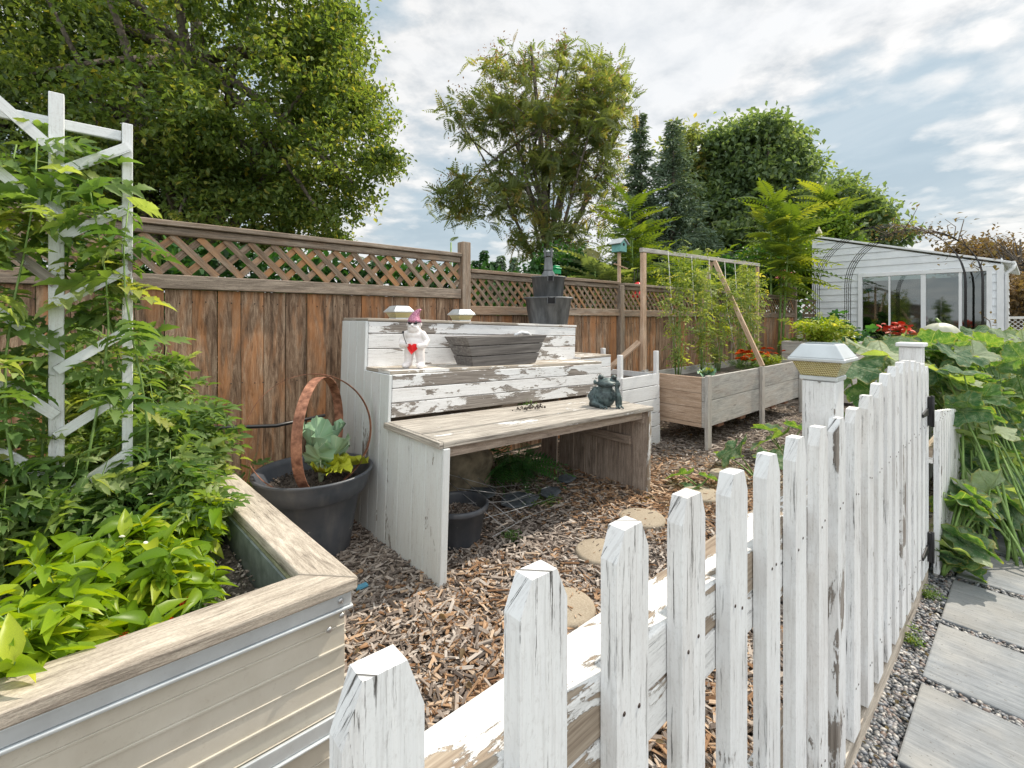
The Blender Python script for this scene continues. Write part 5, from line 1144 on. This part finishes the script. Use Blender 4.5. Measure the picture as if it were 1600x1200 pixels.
b=B(); N=170; X=rng.uniform(.7,6.5,N); Y=rng.uniform(.6,3.4,N); k=~((Y>2.8)&(X>3.3)); X,Y=X[k],Y[k]; N=len(X); d=rng.normal(0,1,(N,3))*[1,1,.2]; b.inst(OV,np.stack([X,Y,rng.uniform(.03,.045,N)],1),frames(d,rng.normal(0,.5,N)),rng.uniform(.02,.055,N),rng.random(N),0,True); tag(b.build('leaf_litter',ORT),'small dry fallen leaves scattered over the wood chips','leaf litter',kind='stuff')
b=B(); N=40; X=rng.uniform(1.3,3.2,N); d=rng.normal(0,1,(N,3))*[1,1,.2]; b.inst(OV,np.stack([X,rng.uniform(.30,.37,N),np.full(N,.012)],1),frames(d),rng.uniform(.012,.03,N),rng.random(N)); tag(b.build('leaf_litter',BRN),'brown leaf crumbs in the gravel along the picket fence foot','leaf litter',kind='stuff')
for x,l in ((2.62,'tiny weed in the gravel below the gate'),(3.1,'small weed at the foot of the gate hinge side')): bush_plant('weed_clump',l,'plant',(x,.35,0),7,TOM2,BUSH,.035,6,.04,.07,(.1,1.),srad=.0015)
# ---------------- trees
FROND2=compound(10,.27,1.15,.42,rows=[(0,.02),(.35,.2),(1,.003)],term=.2,w=.006,st=.1,shrink=.6)
def crown_leaves(lobes,ncl,nper,clr,shell=.55,squash=.7,bump=11):
    big=list(lobes); lobes=list(lobes)
    for l in big:
        for k in range(bump):
            v=sph(1)[0]; q=rng.uniform(.22,.36); lobes.append((l[0]+v[0]*l[3]*.92,l[1]+v[1]*l[4]*.92,l[2]+v[2]*l[5]*.92,l[3]*q,l[4]*q,l[5]*q*.8))
    P=[];C=[]
    vol=np.array([l[3]*l[4]*l[5] for l in lobes])**.62; pr=vol/vol.sum(); idx=rng.choice(len(lobes),ncl,p=pr)
    for i in idx:
        l=lobes[i]; v=sph(1)[0]; q=(shell+(1-shell)*rng.random())**.6 if rng.random()<.8 else rng.random()**.5; C.append(np.array(l[:3])+v*q*np.array(l[3:6]))
    C=np.array(C); s=clr*rng.uniform(.5,1.3,ncl)
    P=np.repeat(C,nper,0)+rng.normal(0,1,(ncl*nper,3)).clip(-1.9,1.9)*np.repeat(s,nper)[:,None]*[1,1,squash]
    return P,C
def limbs(b,base,top,C,rad,n,seed=0,curve=.25):
    base=np.array(base,float); top=np.array(top,float); K=9
    tr=[base+(top-base)*t+np.array([math.sin(t*5+seed),math.cos(t*4+seed),0])*.03*np.linalg.norm(top-base)*t for t in np.linspace(0,1,K)]
    b.tube(tr,[rad*(1-.75*t) for t in np.linspace(0,1,K)],10)
    for k in range(n):
        c=C[rng.integers(len(C))]; t=.22+.65*rng.random(); i=int(t*(K-1)); p=tr[i]; L=np.linalg.norm(c-p)
        m=p+(c-p)*.5+np.array([0,0,.1*L]) ; q=[(1-s)**2*p+2*s*(1-s)*m+s*s*c for s in np.linspace(0,1,6)]
        r0=min(rad*.45,.02+.03*L*rad*3); b.tube(q,[r0*(1-.8*s) for s in np.linspace(0,1,6)],6,cap=False)
def tree(name,label,base,lobes,ncl,nper,clr,lsize,mt,tp=L2,rad=.2,nl=30,top=None,shell=.55,down=.3,group=None,extra=None,cat='tree'):
    root=T(name,label,cat,base,group); P,C=crown_leaves(lobes,ncl,nper,clr,shell)
    c0=np.mean([l[:3] for l in lobes],0); top=top or (c0[0],c0[1],max(l[2]+l[5]*.5 for l in lobes))
    b=B(); limbs(b,base,top,C,rad,nl); b.build('trunk',BARK,root)
    n=len(P); d=sph(n); d[:,2]-=down; rc=np.repeat(rng.random(ncl),nper); r=(rc*.65+rng.random(n)*.35)
    b=B(); b.inst(tp,P,frames(d,rng.normal(0,.6,n)),lsize*rng.uniform(.6,1.25,n),r,0,len(tp[1])>2); b.build('crown',mt,root)
    if extra:
        mt2,n2,s2=extra; k=C[rng.choice(len(C),n2)]; k=np.repeat(k,26,0)+rng.normal(0,.13,(n2*26,3))+[0,0,.15]; b=B(); b.inst(LQ,k,frames(sph(len(k))),rng.uniform(.5,1.,len(k))*s2,rng.random(len(k))); b.build('seed_clusters',mt2,root)
    return root
def at(px,D,py=None):
    "a point of the world at a lateral place in metres"
    l=(px-800)/730; return D*(.665+.747*l),D*(.747-.665*l)
def zz(py,D): return 1.4-(py-497)/730*D
def lobe(px,py,D,rx,rz,ry=None,dd=0):
    x,y=at(px,D+dd); k=(D+dd)/730; return (x,y,zz(py,D+dd),rx*k,(ry or rx)*k,rz*k)
# big maple
D=11.5; x,y=at(285,D)
tree('maple_tree','huge dense green maple filling the sky behind the left part of the fence',(x,y,0),[lobe(300,150,D,230,170),lobe(180,240,D,190,150),lobe(450,180,D,150,140),lobe(520,110,D,75,90),lobe(535,235,D,80,90),lobe(470,320,D,100,62),lobe(330,330,D,150,75),lobe(60,130,D,200,180),lobe(330,0,D,230,110),lobe(110,330,D,150,75)],3100,46,.19,.135,MAPL,rad=.34,nl=70,shell=.6)
x,y=at(-60,10); tree('broadleaf_tree','dark broad tree behind the trellis at the left edge',(x,y,0),[lobe(-40,200,10,150,170),lobe(60,330,10,110,90),lobe(-60,20,10,200,140)],600,45,.24,.14,DKTR,rad=.2,nl=20)
# tree of heaven in the middle
D=12.; x,y=at(862,D)
tree('tree_of_heaven','airy tree of heaven with brown seed clusters behind the middle of the fence',(x,y,0),[lobe(850,140,D,82,58),lobe(790,100,D,45,35),lobe(930,150,D,60,45),lobe(760,190,D,65,30),lobe(870,215,D,95,55),lobe(935,220,D,45,42),lobe(745,310,D,60,34),lobe(820,290,D,75,45),lobe(930,300,D,45,40),lobe(850,370,D,50,35),lobe(730,200,D,28,16),lobe(720,325,D,28,16),lobe(905,375,D,45,25)],470,9,.15,.38,AILL,tp=FRL,rad=.13,nl=34,shell=.45,down=-.3,extra=(SEED,250,.08))
def spruce(label,px,D,ytop,ybot,wid,base=0):
    x,y=at(px,D); root=T('spruce_tree',label,'tree',(x,y,0),'blue green spruces behind the fence'); H=zz(ytop,D); b=B(); b.tube([(x,y,0),(x,y,H*.5),(x,y,H)],[.16,.1,.01],8); b.build('trunk',BARK,root)
    P=[];Dd=[]
    z=1.2
    while z<H-.1:
        f=1-(z-1.2)/(H-1.2); Rr=wid*D/730*f**.85+.08
        for k in range(int(5+9*f)):
            a=random.random()*6.28; rr_=Rr*random.uniform(.55,1.12); n=int(14+rr_*60)
            for q in range(n):
                t=(q+.5)/n; p=np.array([x+math.cos(a)*rr_*t,y+math.sin(a)*rr_*t,z+.10*rr_*t-.30*rr_*t*t])+rng.normal(0,.045+.07*t*f,3); P.append(p); Dd.append((math.cos(a)+random.gauss(0,.7),math.sin(a)+random.gauss(0,.7),random.uniform(-.9,.3)))
        z+=.16+.06*f
    n=len(P); b=B(); b.inst(LQ,np.array(P),frames(np.array(Dd),rng.normal(0,.8,n)),rng.uniform(.10,.22,n)[:,None]*np.array([[1,.55,1]]),rng.random(n)); b.build('crown',SPRL,root); print('spruce',n)
spruce('narrow dark spruce right of the tree of heaven',1000,15.5,172,400,66)
spruce('wider blue green spruce with drooping lower boughs',1052,15.,184,400,112)
D=17; x,y=at(1185,D); tree('broadleaf_tree','tall rounded green tree right of the spruces',(x,y,0),[lobe(1175,252,D,66,62),lobe(1210,300,D,60,62),lobe(1140,330,D,42,64),lobe(1225,240,D,30,28),lobe(1190,380,D,95,50),lobe(1150,215,D,35,25)],1000,30,.30,.22,DKTR,rad=.25,nl=40)
D=18; x,y=at(1320,D); tree('broadleaf_tree','low dark tree sloping down behind the shed roof',(x,y,0),[lobe(1300,310,D,45,32),lobe(1320,350,D,55,40),lobe(1365,372,D,45,22),lobe(1260,350,D,40,50)],480,28,.26,.22,DKTR,rad=.15,nl=24)
D=16; x,y=at(1080,D+2); tree('broadleaf_tree','yellowish tree peeking between the two spruces',(x,y,0),[lobe(1075,240,D+2,30,40),lobe(1095,300,D+2,40,60)],200,26,.28,.22,AILL,rad=.15,nl=14)
D=30; x,y=at(1535,D); tree('autumn_tree','orange brown tree beyond the right end of the shed roof',(x,y,0),[lobe(1530,398,D,42,18),lobe(1505,410,D,30,14),lobe(1560,420,D,40,25)],360,22,.4,.28,ORT,rad=.1,nl=20)
D=26; x,y=at(1590,D); tree('bare_tree','sparse tree with thin bare branches at the right edge',(x,y,0),[lobe(1590,400,D,48,50)],110,4,.3,.22,ORT,rad=.14,nl=100)
# shrub mass seen beyond the right side of the shed
D=22; x,y=at(1595,D); tree('brown_hedge','rust brown hedge at the right edge behind the mesh fence',(x,y,0),[lobe(1600,470,D,60,36)],300,24,.3,.22,ORT,rad=.1,nl=10,cat='hedge')
# bright frond sprouts just behind the fence
def sprout(label,px,D,ytop,n,ln,spread,nst=3,mt=BRT):
    x,y=at(px,D); root=T('sumac_sprout',label,'shrub',(x,y,0),'bright fern like sprouts behind the fence'); bs=B(); P=[];Dd=[]; H=zz(ytop,D)-.25*ln
    for s in range(nst):
        ox,oy=(random.uniform(-spread,spread) if s else 0),(random.uniform(-spread,spread) if s else 0); h=H*(1 if s==0 else random.uniform(.66,.92)); tp_=np.array([x+ox,y+oy,h]); bs.tube([(x+ox*.5,y+oy*.5,0),tp_],[.03,.012],6)
        for k in range(n):
            a=2*math.pi*k*.382+random.random(); t=k/n; z=h-t*h*.42; P.append((tp_[0],tp_[1],z)); e=1.15-1.15*t; Dd.append((math.cos(a),math.sin(a),e+random.uniform(-.1,.2)))
    n_=len(P); bs.build('stem',STEM,root); b=B(); b.inst(FROND2,np.array(P),frames(np.array(Dd),rng.normal(0,.25,n_)),rng.uniform(.75,1.1,n_)*ln,rng.random(n_)); b.build('fronds',mt,root)
sprout('bright frond sprout between the tree of heaven and the birdhouse',985,8.6,300,24,.68,.40,4)
sprout('bright frond sprout low behind the trellis frame',1070,8.2,400,20,.8,.5,4)
sprout('tall bright frond sprout behind the right post of the trellis frame',1205,9.8,292,26,.85,.45,3)
sprout('bright frond sprout nearest the shed corner',1290,13.5,290,26,.95,.45,4)
sprout('dark frond sprout behind the tubs right of the green feeder',930,8.0,395,22,.8,.4,3,AILL)
sprout('small frond sprout in front of the maple edge above the fence post',705,8.0,372,4,.3,.05,1,AILL)
# bushes behind the fence
def bush(name,label,px,py,D,rx,rz,mt,ncl,nper,clr,ls,group=None,cat='bush',tp=L2):
    x,y=at(px,D); tree(name,label,(x,y,0),[lobe(px,py,D,rx,rz)],ncl,nper,clr,ls,mt,tp=tp,rad=.05,nl=10,cat=cat,group=group,shell=.5)
bush('leafy_shrub','bright yellow green shrub behind the fence left of the geranium pot',1225,425,12.4,55,45,BUSH,420,26,.16,.12)
bush('leafy_shrub','dark shrub low behind the right fence section',1150,440,11.5,70,35,HEDG,300,26,.2,.13)
bush('leafy_shrub','dense shrub filling the gap below the tree of heaven',880,430,9.,60,34,HEDG,300,26,.16,.11)
bush('leafy_shrub','green bush against the shed corner behind the fence',1280,395,13.5,45,60,BUSH,380,26,.18,.13)
# hedge behind the lattice
hd=T('cedar_hedge','clipped green hedge glimpsed through the lattice of the near fence section','hedge',(2.,5.2,0)); b=B(); N=30000; P=np.stack([rng.uniform(-4,5.2,N),5.0+rng.normal(0,.16,N)+.2,rng.uniform(.1,2.05,N)],1); b.inst(LQ,P,frames(sph(N)+[0,0,.6],rng.normal(0,.6,N)),rng.uniform(.07,.15,N),(.5*(np.sin(P[:,0]*5)*.5+.5)+.5*rng.random(N)).clip(0,1)); b.build('crown',HEDG,hd)
b=B()
for k in range(14): b.tube([(-3.8+.66*k,5.25,0),(-3.8+.66*k,5.25,1.9)],.03,6)
b.build('trunk',BARK,hd)
# distant conifers
for i,(px,py,l) in enumerate(((757,391,'tallest distant conifer just right of the tall fence post'),(783,399,'distant conifer second from the fence post'),(742,407,'small distant conifer touching the tall fence post'),(803,402,'distant conifer partly behind the tree of heaven'),(770,408,'lowest distant conifer in the row'))):
    D=34; x,y=at(px,D); H=zz(py,D); root=T('distant_conifer',l,'tree',(x,y,0),'distant conifers on the skyline'); b=B(); b.tube([(x,y,0),(x,y,H)],[.2,.02],6); b.build('trunk',BARK,root); N=1300; z=rng.random(N)**1.3*H; r0=(1-z/H)*.85+.04; a=rng.random(N)*6.28; q=np.sqrt(rng.random(N)); b=B(); b.inst(LQ,np.stack([x+r0*q*np.cos(a),y+r0*q*np.sin(a),z],1),frames(np.stack([np.cos(a),np.sin(a),-.5+0*a],1),rng.normal(0,.6,N)),rng.uniform(.25,.45,N),rng.random(N)); b.build('crown',SPRL if i%2 else HEDG,root)
b=B(); N=9000; l=rng.uniform(-300,1900,N); D_=rng.uniform(30,60,N); ll=(l-800)/730; P=np.stack([D_*(.665+.747*ll),D_*(.747-.665*ll),rng.random(N)**1.2*(3.2+.8*np.sin(l*.031)+.5*np.sin(l*.11))],1); b.inst(LQ,P,frames(sph(N)),rng.uniform(.5,1.1,N),rng.random(N)); tag(b.build('far_woods',HEDG),'far dark green treeline behind the neighbouring gardens','treeline',kind='stuff')
# neighbour's roof
x,y=at(905,17); nh=T('neighbour_house','low house with dark shingle roof seen over the fence','house',(x,y,0)); f=Vector((.747,-.665,0)); g_=Vector((.665,.747,0)); c=Vector((x,y,0))
def Q(u,v,z): return tuple(c+f*u+g_*v+Vector((0,0,z)))
b=B(); b.hexa([Q(-1.5,0,0),Q(1.6,0,0),Q(1.6,4,0),Q(-1.5,4,0),Q(-1.5,0,2.75),Q(1.6,0,2.75),Q(1.6,4,2.75),Q(-1.5,4,2.75)]); b.build('wall',SIDING,nh)
b=B(); b.hexa([Q(-1.8,-.4,2.76),Q(1.9,-.4,2.76),Q(1.9,4.4,2.76),Q(-1.8,4.4,2.76),Q(-.6,1.9,3.9),Q(.8,1.9,3.9),Q(.8,2.1,3.9),Q(-.6,2.1,3.9)]); b.build('roof',DROOF,nh)
b=B(); b.hexa([Q(-1.85,-.46,2.70),Q(1.95,-.46,2.70),Q(1.95,-.41,2.70),Q(-1.85,-.41,2.70),Q(-1.85,-.46,2.80),Q(1.95,-.46,2.80),Q(1.95,-.41,2.80),Q(-1.85,-.41,2.80)]); b.build('gutter',WHITE,nh)
print('total polys',sum(len(o.data.polygons) for o in COL.objects if o.type=='MESH'))
